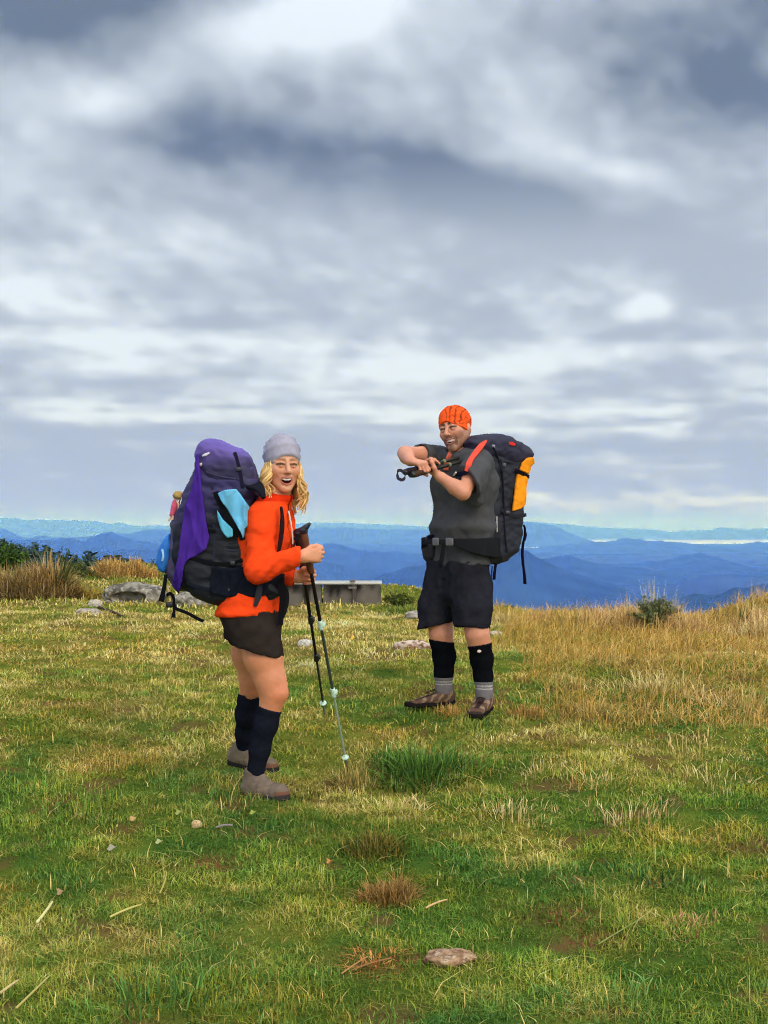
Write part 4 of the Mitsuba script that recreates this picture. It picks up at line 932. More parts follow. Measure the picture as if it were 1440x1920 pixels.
# the blue stuff sack behind, and the charm with its tag
bs = pp([(312, 1008), (320, 1000), (324, 1030), (318, 1062), (310, 1074), (300, 1068), (295, 1054), (300, 1030)])
SK = thing('stuff_sack', 'bright blue stuff sack strapped to the back of the purple rucksack', 'bag')
put(SK + '__sack', pmesh(lambda P: pillow(polysd(P[:, 0], P[:, 2], bs), P[:, 1] - 7.04, .11, .03) + folds(P, 22, .004, 51), [pt(290, 995, 6.9), pt(326, 1078, 7.2)], .04, .006, 1), 'mat_nylon', varied(rgb(32, 108, 196), .3, 25))
put(SK + '__cord', ribbon([pt(304, 1030, 6.915), pt(306, 1042, 6.91), pt(304, 1052, 6.915)], .010, .004, (1, 0, 0), 10), 'mat_cloth', rgb(150, 190, 226))
CH = thing('doll_charm', 'small pink doll with straw coloured hair hanging from the back of the purple rucksack', 'toy')
put(CH + '__dress', tube([pt(330, 937, 6.95), pt(327, 948, 6.95), pt(324, 960, 6.95), pt(320, 968, 6.95)], [.010, .015, .013, .009], 10, 14), 'mat_cloth', varied(rgb(206, 92, 120), .3, 60))
put(CH + '__hair', soften(nets(lambda P: ell(P, pt(334, 929, 6.945), (.024, .02, .019)) + folds(P, 60, .004, 3), pt(334, 929, 6.945) - .05, pt(334, 929, 6.945) + .05, .0035)), 'mat_cloth', varied(rgb(176, 146, 92), .5, 90))
put(CH + '__leg', tube([pt(321, 966, 6.95), pt(319, 973, 6.95), pt(316, 977, 6.95)], .005, 6, 8), 'mat_cloth', rgb(216, 176, 160))
put(CH + '__leg', tube([pt(324, 967, 6.945), pt(324, 975, 6.945)], .005, 6, 6), 'mat_cloth', rgb(216, 176, 160))
put(CH + '__arm', tube([pt(331, 939, 6.94), pt(335, 950, 6.935), pt(333, 957, 6.935)], .0045, 6, 8), 'mat_cloth', rgb(222, 190, 170))
put(CH + '__tag', ribbon([pt(343, 930, 6.92), pt(342, 940, 6.915), pt(339, 956, 6.915)], [.010, .022, .010], .003, (1, 0, .3), 10), 'mat_cloth', rgb(206, 200, 206))

# ---------------------------------------------------------------- her two poles
def trek_pole(key, label, top, tip, secs, cols, clampc, basket, gripc, strap):
    """secs: where along the pole (0 top to 1 tip) the grip ends, the clamps sit and the basket is."""
    k = thing(key, label, 'trekking pole')
    ax = nrm(tip - top); Lg = np.linalg.norm(tip - top)
    at = lambda t: top + (tip - top) * t
    sdv = nrm(np.cross(ax, [0, 1, 0])); fw = nrm(np.cross(sdv, ax))
    put(k + '__grip', tube([at(secs[0] * x) for x in (0, .12, .3, .5, .7, .9, 1)], [.016, .018, .0155, .017, .0165, .0175, .013], 12, 24), 'mat_cloth', varied(gripc, .3, 60))
    put(k + '__handle_top', cat([tube([at(-.012), at(.004)], [.017, .020], 12, 6), tube([at(-.004) - sdv * .004, at(-.016) + sdv * .020, at(-.026) + sdv * .036], [.016, .013, .006], 10, 12)]), 'mat_plastic', rgb(28, 26, 40))
    if strap is not None: put(k + '__wrist_strap', ribbon(strap, .017, .0035, fw, 30), 'mat_cloth', rgb(30, 28, 34))
    edges = [secs[0]] + list(secs[1:-1]) + [secs[-1]]
    for i in range(len(edges) - 1):
        put(k + '__shaft', tube([at(edges[i]), at(edges[i + 1])], .0088 - .0014 * i, 10, 6), 'mat_metal', cols[i])
    for t in secs[1:-1]:
        c = put(k + '__clamp', cat([tube([at(t - .018), at(t + .018)], [.0115, .0135], 10, 6), block(at(t) + sdv * .012, (.009, .008, .013))]), 'mat_plastic', clampc)
    b = put(k + '__basket', tube([at(secs[-1] - .012), at(secs[-1] - .006), at(secs[-1]), at(secs[-1] + .004)], [.008, .011, .019, .017], 14, 12), 'mat_plastic', basket)
    put(k + '__tip', tube([at(secs[-1]), at(.97), at(1)], [.007, .005, .003], 8, 8), 'mat_metal', rgb(120, 126, 120))
    return k
MINT = rgb(186, 214, 200)
trek_pole('trekking_pole', 'pale green and black walking pole planted in the grass before the woman', pole_top, pole_tip, [.16, .366, .645, .925], [rgb(26, 26, 30), rgb(70, 84, 82), rgb(178, 200, 184)], MINT, MINT, rgb(110, 72, 56),
          [pt(567, 1002, 6.79), pt(556, 1012, 6.775), pt(551, 1030, 6.77), pt(556, 1052, 6.77), pt(566, 1042, 6.785)])
trek_pole('trekking_pole', 'black walking pole with pale basket, its tip held off the ground', pole2_top, pole2_tip, [.26, .45, .66, .93], [rgb(20, 20, 24), rgb(26, 26, 30), rgb(44, 52, 52)], rgb(24, 24, 28), MINT, rgb(60, 44, 40),
          [pt(557, 1006, 6.97), pt(549, 1016, 6.95), pt(548, 1036, 6.95), pt(556, 1052, 6.97)])
# ---------------------------------------------------------------- the man
PM = 'person_001'
labels[PM] = {'label': 'grinning man in orange headscarf, grey shirt and dark shorts, aiming folded poles', 'category': 'person'}
Hm = pt(853, 803, 8.45)
mh, mc, LM, RM, MW = head(Hm, (-math.sin(.55), -math.cos(.55), -.04), (-.26, -.05, .965), SKIN_M, rgb(172, 112, 98), rgb(44, 32, 30), False)
FA = math.radians(50)
mf, ml = np.array([-math.sin(FA), -math.cos(FA), 0]), np.array([math.cos(FA), -math.sin(FA), 0])
mb = -mf
m_pel, m_wst, m_chs, m_nck = pt(858, 1085, 8.50), pt(868, 1000, 8.48), pt(871, 905, 8.46), pt(869, 848, 8.47)
ra = [pt(826, 1100, 8.60), pt(824, 1150, 8.58), pt(827, 1190, 8.55), pt(829, 1205, 8.56), pt(833, 1230, 8.60), pt(832, 1262, 8.62), pt(832, 1290, 8.63), pt(834, 1306, 8.635)]
rr_ = [.085, .086, .062, .056, .058, .046, .040, .040]
la = [pt(888, 1100, 8.43), pt(889, 1150, 8.40), pt(895, 1190, 8.37), pt(899, 1206, 8.38), pt(903, 1235, 8.42), pt(906, 1268, 8.44), pt(908, 1298, 8.44), pt(909, 1316, 8.44)]
lr_ = [.080, .078, .062, .056, .057, .045, .040, .040]
gripA, gripB = pt(764, 885, 8.00), pt(872, 856, 8.36)         # the poles he aims, camera end first
axs = nrm(gripB - gripA)
perp = lambda v: nrm(np.asarray(v) - axs * (np.asarray(v) @ axs))
sR, eR = pt(824, 856, 8.60), pt(759, 850, 8.37)
sL, eL = pt(898, 868, 8.30), pt(868, 924, 8.10)
gR, gL = gripA + axs * .115, gripA + axs * .215
dR, dL = perp(gR - eR), perp((-.80, .05, .42))
nR, nL = np.cross(axs, dR), np.cross(axs, dL)
wR, wL = gR - dR * .080 - nR * .024, gL - dL * .080 - nL * .024
mlegs = lambda P: np.minimum(chain(P, ra, rr_, .03), chain(P, la, lr_, .03))
def m_arms(P):
    a = chain(P, [sR, sR * .5 + eR * .5, eR, eR * .6 + wR * .4, wR], [.052, .046, .038, .040, .027], .02)
    b = chain(P, [sL, sL * .5 + eL * .5, eL, eL * .65 + wL * .35, wL], [.052, .045, .038, .040, .027], .02)
    return a, b
# his hands: the right one wraps the grips from above, the left one carries them from below
def hands_m(P):
    a, b = m_arms(P)
    h1 = hand_sdf(P, wR, dR, nR, axs, 1.0, [(50, 76, 50), (54, 78, 50), (56, 80, 50), (56, 80, 50)], ((.55, .35, .75), (.8, .1, .6), (.95, -.2, .35)), .03)
    h2 = hand_sdf(P, wL, dL, nL, -axs, 1.0, [(48, 74, 50), (52, 76, 50), (54, 78, 50), (56, 78, 50)], ((.55, .35, .75), (.8, .1, .6), (.95, -.2, .35)), .03)
    return np.minimum(smin(a, h1, .02), smin(b, h2, .02))
am = pmesh(hands_m, [eR, wR, eL, wL, pt(780, 870, 7.9), sL, sR], .09, .0040, 1)
lm2 = pmesh(mlegs, ra + la, .13, .0075)
core = lambda P: smin(chain(P, [m_pel, m_wst, m_chs, m_nck, pt(862, 830, 8.46)], [.085, .08, .085, .06, .055], .05), cone(P, sR, sL, .035, .035), .05)
cm2 = pmesh(core, [m_pel, m_nck, sR, sL], .16, .014)
def skinm(v, hairy=.0):
    return SKIN_M[None] * np.array([1.02, .93, .90]) * (1 + .22 * (N3(v, 60, 3) - .5))[:, None]
bm, bc = joined([(mh.vertices, mh.faces, mc), (am.vertices, am.faces, skinm(am.vertices)), (lm2.vertices, lm2.faces, skinm(lm2.vertices) * .96), (cm2.vertices, cm2.faces, np.tile(SKIN_M, (len(cm2.vertices), 1)))])
put(PM + '__body', trimesh.Trimesh(*bm, process=False), 'mat_skin', bc)
for sx in (-1, 1):
    m, c = eye(LM, RM, sx, rgb(60, 44, 34)); put(PM + '__eye', m, 'mat_plastic', c)
put(PM + '__teeth', teeth(LM, .0100, -.0705, .0235), 'mat_plastic', rgb(226, 214, 210))

slA = nrm(eL - sL); slR = nrm(eR - sR)
def tshirt(P):
    t = None
    for s in (-1, 1):
        c = chain(P, [m_pel + ml * .085 * s + [0, 0, .02], m_wst + ml * .082 * s, m_chs + ml * .10 * s, m_nck + ml * .07 * s + [0, 0, -.05]], [.112, .102, .110, .075], .06)
        t = c if t is None else smin(t, c, .07)
    t = smin(t, ball(P, m_wst + mf * .04 + [0, 0, .02], .094), .08)
    t = smin(t, cone(P, sR, sL, .060, .062), .06)
    s1 = chain(P, [sL, sL + slA * .13, sL + slA * .23], [.072, .078, .086], .03)
    s1 = smin(s1, cone(P, sL + slA * .08, pt(895, 938, 8.20), .06, .034), .04)          # the loose underside of the sleeve
    s1 = smax(s1, (P - pt(884, 917, 8.17)) @ nrm((-.86, -.40, -.32)), .006)
    s1 = np.maximum(s1, -chain(P, [sL + slA * .16, eL + slA * .1], [.062, .066], .02))
    s2 = chain(P, [sR, sR + slR * .20], [.068, .070], .03)
    s2 = smax(s2, (P - (sR + slR * .165)) @ slR, .006)
    s2 = np.maximum(s2, -cone(P, sR + slR * .15, eR, .056, .058))
    d = smin(smin(t, s1, .035), s2, .03)
    hem = (pt(850, 1066, 8.4)[2] + .010 * np.sin((P @ ml) * 11 + 1.0) + .03 * sst(-.02, .12, (P - m_pel) @ ml)) - P[:, 2]
    d = smax(d, hem, .008)
    d = smax(d, -ell(P, m_nck + mf * .035 + [0, 0, .030], (.080, .080, .055)), .012)
    d = smax(d, np.minimum(.10 - np.hypot(P[:, 0] - m_nck[0], P[:, 1] - m_nck[1]), .05) * 0 + P[:, 2] - m_nck[2] - .012 - .25 * np.maximum(np.hypot(P[:, 0] - m_nck[0], P[:, 1] - m_nck[1]) - .08, 0), .01)
    lo = sst(m_chs[2], m_wst[2], P[:, 2])
    d = d + folds(P, 8, .0120, 61, (1.4, 1.4, .55)) * (.55 + .8 * lo) + folds(P, 20, .0040, 62, (1.2, 1.2, .7))
    # cloth gathered above the hip belt, and drag lines from the raised arm
    d = d - .012 * np.exp(-((P[:, 2] - pt(868, 988, 8.4)[2]) / .03) ** 2) + .004 * np.sin(((P - sL) @ nrm((.5, 0, -.9))) * 90) * np.exp(-(np.linalg.norm(P - pt(893, 900, 8.25), axis=1) / .09) ** 2)
    return d
tm = pmesh(tshirt, [m_pel, m_wst, sR, sL, eL, pt(790, 850, 8.5), m_nck], .19, .0070, 1)
put(PM + '__shirt', tm, 'mat_cloth', varied(rgb(76, 76, 80), .22, 26), label='loose charcoal grey short sleeved shirt')
def mshorts(P):
    t = None
    for s in (-1, 1):
        c = cone(P, m_pel + ml * .08 * s + [0, 0, .08], m_pel + ml * .085 * s + [0, 0, -.06], .118, .125)
        t = c if t is None else smin(t, c, .05)
    a = chain(P, [pt(828, 1100, 8.59), pt(820, 1140, 8.575), pt(815, 1180, 8.56)], [.110, .100, .094], .04)
    b = chain(P, [pt(885, 1100, 8.43), pt(885, 1140, 8.40), pt(884, 1182, 8.385)], [.112, .102, .096], .04)
    ca = (P - pt(815, 1172, 8.56)) @ nrm((.22, -.1, -1)); cb = (P - pt(884, 1175, 8.38)) @ nrm((-.05, -.06, -1))
    a = smax(a, ca, .006) - .003 * np.exp(-((ca + .02) / .004) ** 2); b = smax(b, cb, .006) - .003 * np.exp(-((cb + .02) / .004) ** 2)
    a = smin(t, a, .03)
    d = smin(a, b, .012)
    d = smax(d, P[:, 2] - m_pel[2] - .10, .01)
    return d + folds(P, 9, .009, 71, (1.6, 1.6, .6)) + folds(P, 20, .0040, 72)
mm_ = pmesh(mshorts, [m_pel, pt(815, 1180, 8.56), pt(884, 1182, 8.38)], .17, .0062, 1)
put(PM + '__shorts', mm_, 'mat_cloth', varied(rgb(38, 38, 46), .35, 22))
def cutchain(P, pts, rs_, grow, hi, lo, hn):
    d = chain(P, pts, rs_, .03) - grow
    return smax(smax(d, (P - hi) @ nrm(hn), .004), (lo - P) @ nrm((0, 0, 1)), .004)
for pts_, rs_, hi, lo, lo2, hn in ((ra, rr_, pt(829, 1201, 8.56), pt(832, 1273, 8.62), pt(833, 1312, 8.63), (.14, 0, 1)), (la, lr_, pt(899, 1208, 8.38), pt(907, 1281, 8.44), pt(909, 1320, 8.44), (-.16, 0, 1))):
    m = pmesh(lambda P: cutchain(P, pts_, rs_, .005, hi, lo, hn), pts_[3:], .09, .005, 1)
    put(PM + '__knee_sleeve', m, 'mat_cloth', varied(rgb(18, 19, 24), .3, 50))
    def so(P): return cutchain(P, pts_, rs_, .004 + .0025 * np.exp(-((P[:, 2] - lo[2] - .0) / .010) ** 2), lo + [0, 0, .02], lo2, (0, 0, 1))
    m = pmesh(so, pts_[5:], .09, .0042, 1)
    def socol(v, lo=lo):
        dz = lo[2] - v[:, 2]
        st = (np.abs(dz - .012) < .004) | (np.abs(dz - .028) < .003)
        return np.where(st[:, None], rgb(168, 164, 166), rgb(112, 108, 112)) * (1 + .3 * (N3(v, 120, 2) - .5))[:, None]
    put(PM + '__sock', m, 'mat_cloth', socol)
put(PM + '__sleeve_badge', ribbon([pt(895, 1222, 8.318), pt(898.5, 1221, 8.315), pt(902, 1221, 8.318)], [.008, .018, .008], .004, (0, 0, 1), 8), 'mat_cloth', rgb(214, 196, 186), label='small pale oval badge on the black knee sleeve')
SHOE = rgb(92, 72, 62)
acc2 = [(lambda q, Lg: sst(Lg - .045, Lg - .032, q[:, 1]) * .85, rgb(44, 40, 40)), (lambda q, Lg: sst(-.1, .6, np.sin(q[:, 1] * 130 + q[:, 2] * 110 + 5 * N3(q, 30, 2, 3)) + .9 * (N3(q, 60, 2, 5) - .5)) * (np.abs(q[:, 0]) > .016) * (q[:, 1] > .02) * (q[:, 1] < Lg - .05) * (q[:, 2] < .085) * .6, rgb(160, 136, 114)), (lambda q, Lg: (np.abs(q[:, 0]) < .014) * (q[:, 1] > .09) * (q[:, 1] < Lg - .07) * .9, rgb(52, 40, 42))]
shoe(PM + '__shoe', pt(853, 1320, 8.66) + [0, 0, .004], pt(759, 1331, 8.58) + [0, 0, .010], pt(834, 1304, 8.635), SHOE, rgb(34, 30, 30), rgb(60, 44, 44), high=False, accents=acc2)
shoe(PM + '__shoe_001', pt(917, 1326, 8.52), pt(886, 1353, 8.27) + [0, 0, .006], pt(909, 1313, 8.44), SHOE * [1.05, 1, .95], rgb(34, 30, 30), rgb(60, 44, 44), high=False, accents=acc2)
# headscarf
def buff(P):
    q = (P - Hm) @ RM / MW
    d = smin(ell(q, (0, -.015, .036), (.074, .095, .082)), ell(q, (0, .020, -.040), (.063, .066, .074)), .03) - .0085
    d = smin(d, ball(q, (0, .062, .018), .030), .03)
    d = smin(d, ell(q, (.02, -.070, .050), (.055, .050, .052)), .03)
    rim = q[:, 2] - .026 - .40 * (q[:, 1] - .08)
    rim = rim + .40 * np.maximum(-q[:, 0] - .012, 0) - .004 * np.cos(q[:, 0] * 60) * sst(.03, .09, q[:, 1])
    d = smax(d, -rim, .005) - .002 * np.exp(-((rim - .006) / .006) ** 2)
    return (d + .0020 * np.sin((q[:, 2] * .8 + q[:, 0] * .9 - .4 * q[:, 1]) * 150 + 2 * np.sin(q[:, 1] * 45)) * sst(.02, .06, q[:, 2] + .4 * np.abs(q[:, 0])) + .0018 * (N3(q, 45, 2, 4) - .5)) * MW
bf = pmesh(buff, corners(Hm, RM, (-.11, -.14, -.09), (.11, .11, .15)), .03, .004, 1)
def bufc(v):
    q = (v - Hm) @ RM / MW
    q = q * [-1, 1, 1]
    c = rgb(240, 92, 40)[None] * (1 + .2 * (N3(v, 70, 2) - .5))[:, None]
    w = q[:, 0] * .9 + .22 * q[:, 2] + .02 * (N3(q, 30, 2, 8) - .5)
    ln = np.abs(((w * 46 + .5 * np.sin(q[:, 2] * 40 + q[:, 1] * 20)) % 1) - .5) < .12
    sq = np.abs(N3(q, 55, 2, 9) - .5) < .035
    on = ln * sst(-.010, .012, q[:, 0] * .9 + .3 * (q[:, 2] - .06)) * sst(.025, .05, q[:, 2] + .35 * q[:, 0]) + .8 * sq * sst(.012, .03, q[:, 0])
    on = np.clip(on, 0, 1)
    on = np.maximum(on, (np.abs(((q[:, 2] - .3 * q[:, 0]) * 45) % 1 - .5) < .08) * (q[:, 2] > .085) * .4)
    return c * (1 - .72 * on[:, None]) + rgb(70, 30, 34) * .5 * on[:, None]
put(PM + '__headscarf', bf, 'mat_cloth', bufc, label='orange headscarf with dark printed lines')
col_p = [LM((0.06 * math.sin(a), .058 * math.cos(a) - .03, -.165)) for a in np.linspace(-2.2, 2.2, 9)]

# ---------------------------------------------------------------- his backpack: built in its own axes (out from his back, to his left, up)
BM = thing('backpack', 'black rucksack with bright orange side pockets worn by the man', 'backpack')
PO = pt(870, 920, 8.45)
RP = np.stack([mb, ml, [0, 0, 1]], 1)
def bz(lst): return np.array([((x - 902) / 255, pt(0, y, 8.55)[2] - PO[2]) for x, y in lst])
def lp(P): return (P - PO) @ RP
mk_body = bz([(918, 850), (960, 836), (996, 850), (999, 880), (990, 915), (992, 960), (990, 1000), (984, 1032), (968, 1049), (942, 1056), (915, 1052), (905, 1035), (906, 960), (908, 880)])
mk_lid = bz([(884, 834), (896, 823), (920, 818), (944, 816), (964, 820), (984, 829), (1000, 837), (1011, 849), (1003, 867), (990, 876), (955, 868), (915, 862), (890, 850)])
MH = .150
def lq(P):
    q = lp(P); q[:, 0] += .34 * np.minimum(q[:, 1] - .10, 0); return q
def mk(P): q = lq(P); return pillow(polysd(q[:, 0], q[:, 2], mk_body), q[:, 1] - .01, MH - .01, .06)
def mlid(P): q = lq(P); return pillow(polysd(q[:, 0], q[:, 2], mk_lid), q[:, 1] - .030, MH - .018, .05)
mk_all = lambda P: np.minimum(mk(P), mlid(P))
mbox = corners(PO, RP, (-.1, -.19, -.45), (.47, .19, .35))
mkm = lambda fn, a, sd: pmesh(lambda P: fn(P) + folds(P, 11, a * 1.3, sd, (1, 1, 1.6)) + folds(P, 28, a * .6, sd + 1), mbox, .05, .0074, 1)
put(BM + '__pack_bag', mkm(mk, .007, 81), 'mat_nylon', lambda v: rgb(24, 25, 38)[None] * (1 + .7 * (N3(v, 15, 3) - .5))[:, None])
put(BM + '__lid', mkm(mlid, .006, 83), 'mat_nylon', lambda v: rgb(30, 28, 52)[None] * (1 + .6 * (N3(v, 18, 3) - .5))[:, None])
def mshell(lst, off, th, seed):
    pg = bz(lst)
    def f(P):
        q = lp(P)
        d = mk_all(P) + folds(P, 14, .008, seed)
        return np.maximum(smax(np.abs(d - off) - th, polysd(q[:, 0], q[:, 2], pg), .004), -q[:, 1])
    return f
ORP = rgb(244, 150, 34)
put(BM + '__side_pocket', pmesh(mshell([(985, 859), (996, 857), (1003, 868), (991, 890), (972, 882), (977, 868)], .014, .010, 85), mbox, .05, .005, 1), 'mat_cloth', varied(ORP, .3, 30), label='upper orange mesh pocket')
put(BM + '__side_pocket', pmesh(mshell([(969, 888), (992, 896), (987, 944), (976, 954), (957, 959), (962, 922)], .013, .009, 87), mbox, .05, .005, 1), 'mat_cloth', varied(ORP, .3, 30), label='long lower orange mesh pocket')
def msurf(px, py, off=.008):
    for Y in np.arange(8.0, 8.95, .004):
        p = pt(px, py, Y)
        if mk_all(p[None])[0] < off: return p
    return pt(px, py, 8.55)
def mstrap(key, pxs, w, off=.010, c=rgb(20, 20, 28), side=(.6, -.6, 0), n=20, th=.005):
    put(key, ribbon([msurf(x, y, off) for x, y in pxs], w, th, side, n), 'mat_cloth', varied(c, .3, 60))
mstrap(BM + '__side_strap', [(966, 881), (978, 888), (992, 894)], .020, .022, rgb(24, 20, 28), (0, 0, 1))
mstrap(BM + '__side_strap', [(940, 955), (955, 965), (975, 968), (986, 965)], .020, .010, rgb(40, 40, 48), (0, 0, 1))
mstrap(BM + '__side_strap', [(938, 862), (942, 900), (944, 950), (946, 1000), (950, 1035)], .018, .008, rgb(42, 42, 54))
mstrap(BM + '__lid_strap', [(924, 838), (934, 860), (940, 884)], .016, .010, rgb(54, 54, 66))
mstrap(BM + '__piping', [(931, 968), (931, 982), (932, 998)], .010, .012, rgb(206, 198, 196))
put(BM + '__buckle', block(msurf(925, 837, .006), (.010, .008, .010)), 'mat_plastic', rgb(120, 122, 132))
put(BM + '__buckle', block(msurf(950, 961, .010), (.016, .008, .010)), 'mat_plastic', rgb(56, 58, 66))
put(BM + '__buckle', block(msurf(945, 872, .010), (.012, .008, .012)), 'mat_plastic', rgb(64, 66, 78))
put(BM + '__logo_patch', ribbon([msurf(954, 831, .006), msurf(960, 832, .006), msurf(966, 834, .006)], [.012, .022, .012], .004, (.3, .2, 1), 8), 'mat_cloth', rgb(214, 58, 52), label='small red badge on the lid')
put(BM + '__tail_strap', ribbon([msurf(982, 985, .01), pt(984, 1003, 8.58), pt(980, 1025, 8.58), pt(981, 1060, 8.57), pt(984, 1095, 8.57)], [.012, .014, .018, .014, .020], .006, (1, -.4, 0), 24), 'mat_cloth', rgb(22, 20, 36))
put(BM + '__tail_strap', ribbon([pt(983, 992, 8.57), pt(987, 1004, 8.56), pt(984, 1014, 8.56)], .006, .004, (1, -.4, 0), 12), 'mat_cloth', rgb(34, 34, 60))
put(BM + '__tail_strap', ribbon([pt(931, 1050, 8.47), pt(928, 1068, 8.46), pt(926, 1087, 8.46)], [.018, .015, .020], .006, (1, -.4, 0), 14), 'mat_cloth', rgb(22, 20, 34))
put(BM + '__tail_strap', ribbon([pt(923, 1062, 8.50), pt(921, 1082, 8.49), pt(919, 1104, 8.49)], .008, .004, (1, -.4, 0), 14), 'mat_cloth', rgb(40, 58, 120))
# hip belt over the shirt: wings, buckle halves, hanging ends; the far wing pocket shows on his right
def front(a, r, z): # around the waist: angle from straight ahead towards his left
    c = m_wst * .5 + m_pel * .5
    return np.array([c[0], c[1], z]) + mf * r * math.cos(a) + ml * r * 1.12 * math.sin(a)
zb = pt(870, 1020, 8.3)[2]
put(BM + '__hip_belt', ribbon([front(2.7, .20, zb - .02), front(2.2, .205, zb - .02), front(1.75, .205, zb - .02), front(1.3, .205, zb - .015), front(.85, .200, zb), front(.60, .196, zb + .01)], [.09, .11, .115, .10, .075, .04], .022, (0, 0, 1), 26), 'mat_cloth', varied(rgb(33, 34, 38), .3, 40))
put(BM + '__hip_belt', ribbon([front(-2.2, .205, zb - .02), front(-1.75, .21, zb - .02), front(-1.3, .205, zb - .01), front(-.9, .20, zb), front(-.6, .196, zb + .01)], [.11, .115, .10, .075, .04], .022, (0, 0, 1), 26), 'mat_cloth', varied(rgb(33, 34, 38), .3, 40))
put(BM + '__belt_webbing', ribbon([front(.62, .204, zb + .01), front(.3, .204, zb + .012), front(0, .204, zb + .012), front(-.3, .204, zb + .012), front(-.62, .204, zb + .01)], .026, .005, (0, 0, 1), 24), 'mat_cloth', rgb(40, 40, 44))
for a_ in (.50, .12):
    put(BM + '__buckle', block(front(a_, .214, zb + .012), (.022, .008, .022), frame(-(mf * math.cos(a_) + ml * math.sin(a_))), .005), 'mat_plastic', rgb(92, 92, 98))
put(BM + '__belt_strap', ribbon([front(.34, .212, zb), front(.32, .212, zb - .05), front(.28, .215, zb - .10), front(.22, .205, zb - .125)], [.03, .034, .036, .02], .006, ml, 16), 'mat_cloth', rgb(34, 34, 38))
put(BM + '__belt_pouch', soften(nets(lambda P: ell(P, pt(806, 1030, 8.55), (.045, .06, .085)) + folds(P, 20, .003, 3), pt(806, 1030, 8.55) - .13, pt(806, 1030, 8.55) + .13, .007)), 'mat_nylon', varied(rgb(30, 29, 40), .4, 30))
put(BM + '__belt_tab', ribbon([pt(815, 1006, 8.5), pt(807, 1008, 8.5), pt(801, 1009, 8.5)], .028, .010, (0, 0, 1), 8), 'mat_cloth', rgb(24, 22, 44))
def ssurf(px, py, off=.008):
    for Y in np.arange(7.9, 8.8, .004):
        p = pt(px, py, Y)
        if tshirt(p[None])[0] < off: return p
    return pt(px, py, 8.45)
put(BM + '__strap_and_dark_strip', ribbon([pt(896, 843, 8.44), ssurf(892, 849), ssurf(886, 857), ssurf(880, 868), ssurf(875, 884)], [.03, .034, .034, .034, .03], .012, (.75, .3, .4), 20), 'mat_cloth', varied(rgb(226, 84, 68), .3, 50), label='red orange edged shoulder strap')
put(BM + '__strap_and_dark_strip', ribbon([ssurf(845, 850), ssurf(841, 858), ssurf(838, 868), ssurf(836, 882)], .03, .012, (.75, .3, .4), 16), 'mat_cloth', varied(rgb(206, 104, 88), .3, 50))
put(BM + '__sternum_strap', ribbon([ssurf(875, 886, .012), ssurf(862, 889, .012), ssurf(850, 890, .012)], .022, .005, (0, 0, 1), 14), 'mat_cloth', rgb(30, 30, 52))
put(BM + '__buckle', tube([ssurf(851, 891, .02), ssurf(855, 886, .02)], .006, 6, 4), 'mat_plastic', rgb(216, 214, 206))

# ---------------------------------------------------------------- the folded poles he aims
def folded_pole(label, a, b, gripc, strap):
    k = thing('trekking_pole', label, 'trekking pole')
    at = lambda t: a + (b - a) * t
    put(k + '__grip', tube([at(x) for x in (0, .06, .14, .22, .27)], [.017, .018, .0155, .017, .013], 12, 18), 'mat_cloth', varied(gripc, .3, 60))
    put(k + '__handle_top', tube([at(-.030), at(-.012), at(.008)], [.009, .0165, .017], 12, 8), 'mat_plastic', rgb(28, 28, 32))
    put(k + '__shaft', tube([at(.27), at(.62)], .0095, 10, 4), 'mat_metal', rgb(52, 50, 44))
    put(k + '__shaft', tube([at(.62), at(1)], .008, 10, 4), 'mat_metal', rgb(60, 56, 48))
    for t in (.46, .66): put(k + '__clamp', cat([tube([at(t - .018), at(t + .018)], [.0105, .0120], 10, 6), block(at(t) + [0, -.009, .007], (.006, .006, .007))]), 'mat_plastic', rgb(28, 32, 26) if t < .5 else rgb(120, 126, 92))
    put(k + '__wrist_strap', ribbon(strap, .017, .0035, (.2, -.3, 1), 36), 'mat_cloth', rgb(58, 58, 72))
off = nrm(np.cross(axs, [0, 0, 1])) * .016
folded_pole('folded walking pole aimed like a rifle by the man, its strap hanging in a loop', gripA - off, gripB - off, rgb(40, 34, 36),
            [gripA - off, pt(756, 884, 8.00), pt(748, 882, 8.00), pt(745, 890, 8.00), pt(748, 898, 8.00), pt(756, 899, 8.00), pt(760, 890, 8.00), pt(762, 880, 8.00)])
folded_pole('folded walking pole aimed by the man, the one without a hanging loop', gripA + off + axs * .03 + [0, 0, -.02], gripB + off + [0, 0, -.02], rgb(70, 52, 44),
            [pt(772, 884, 8.03), pt(775, 888, 8.03), pt(772, 893, 8.03), pt(769, 892, 8.03), pt(772, 884, 8.03)])
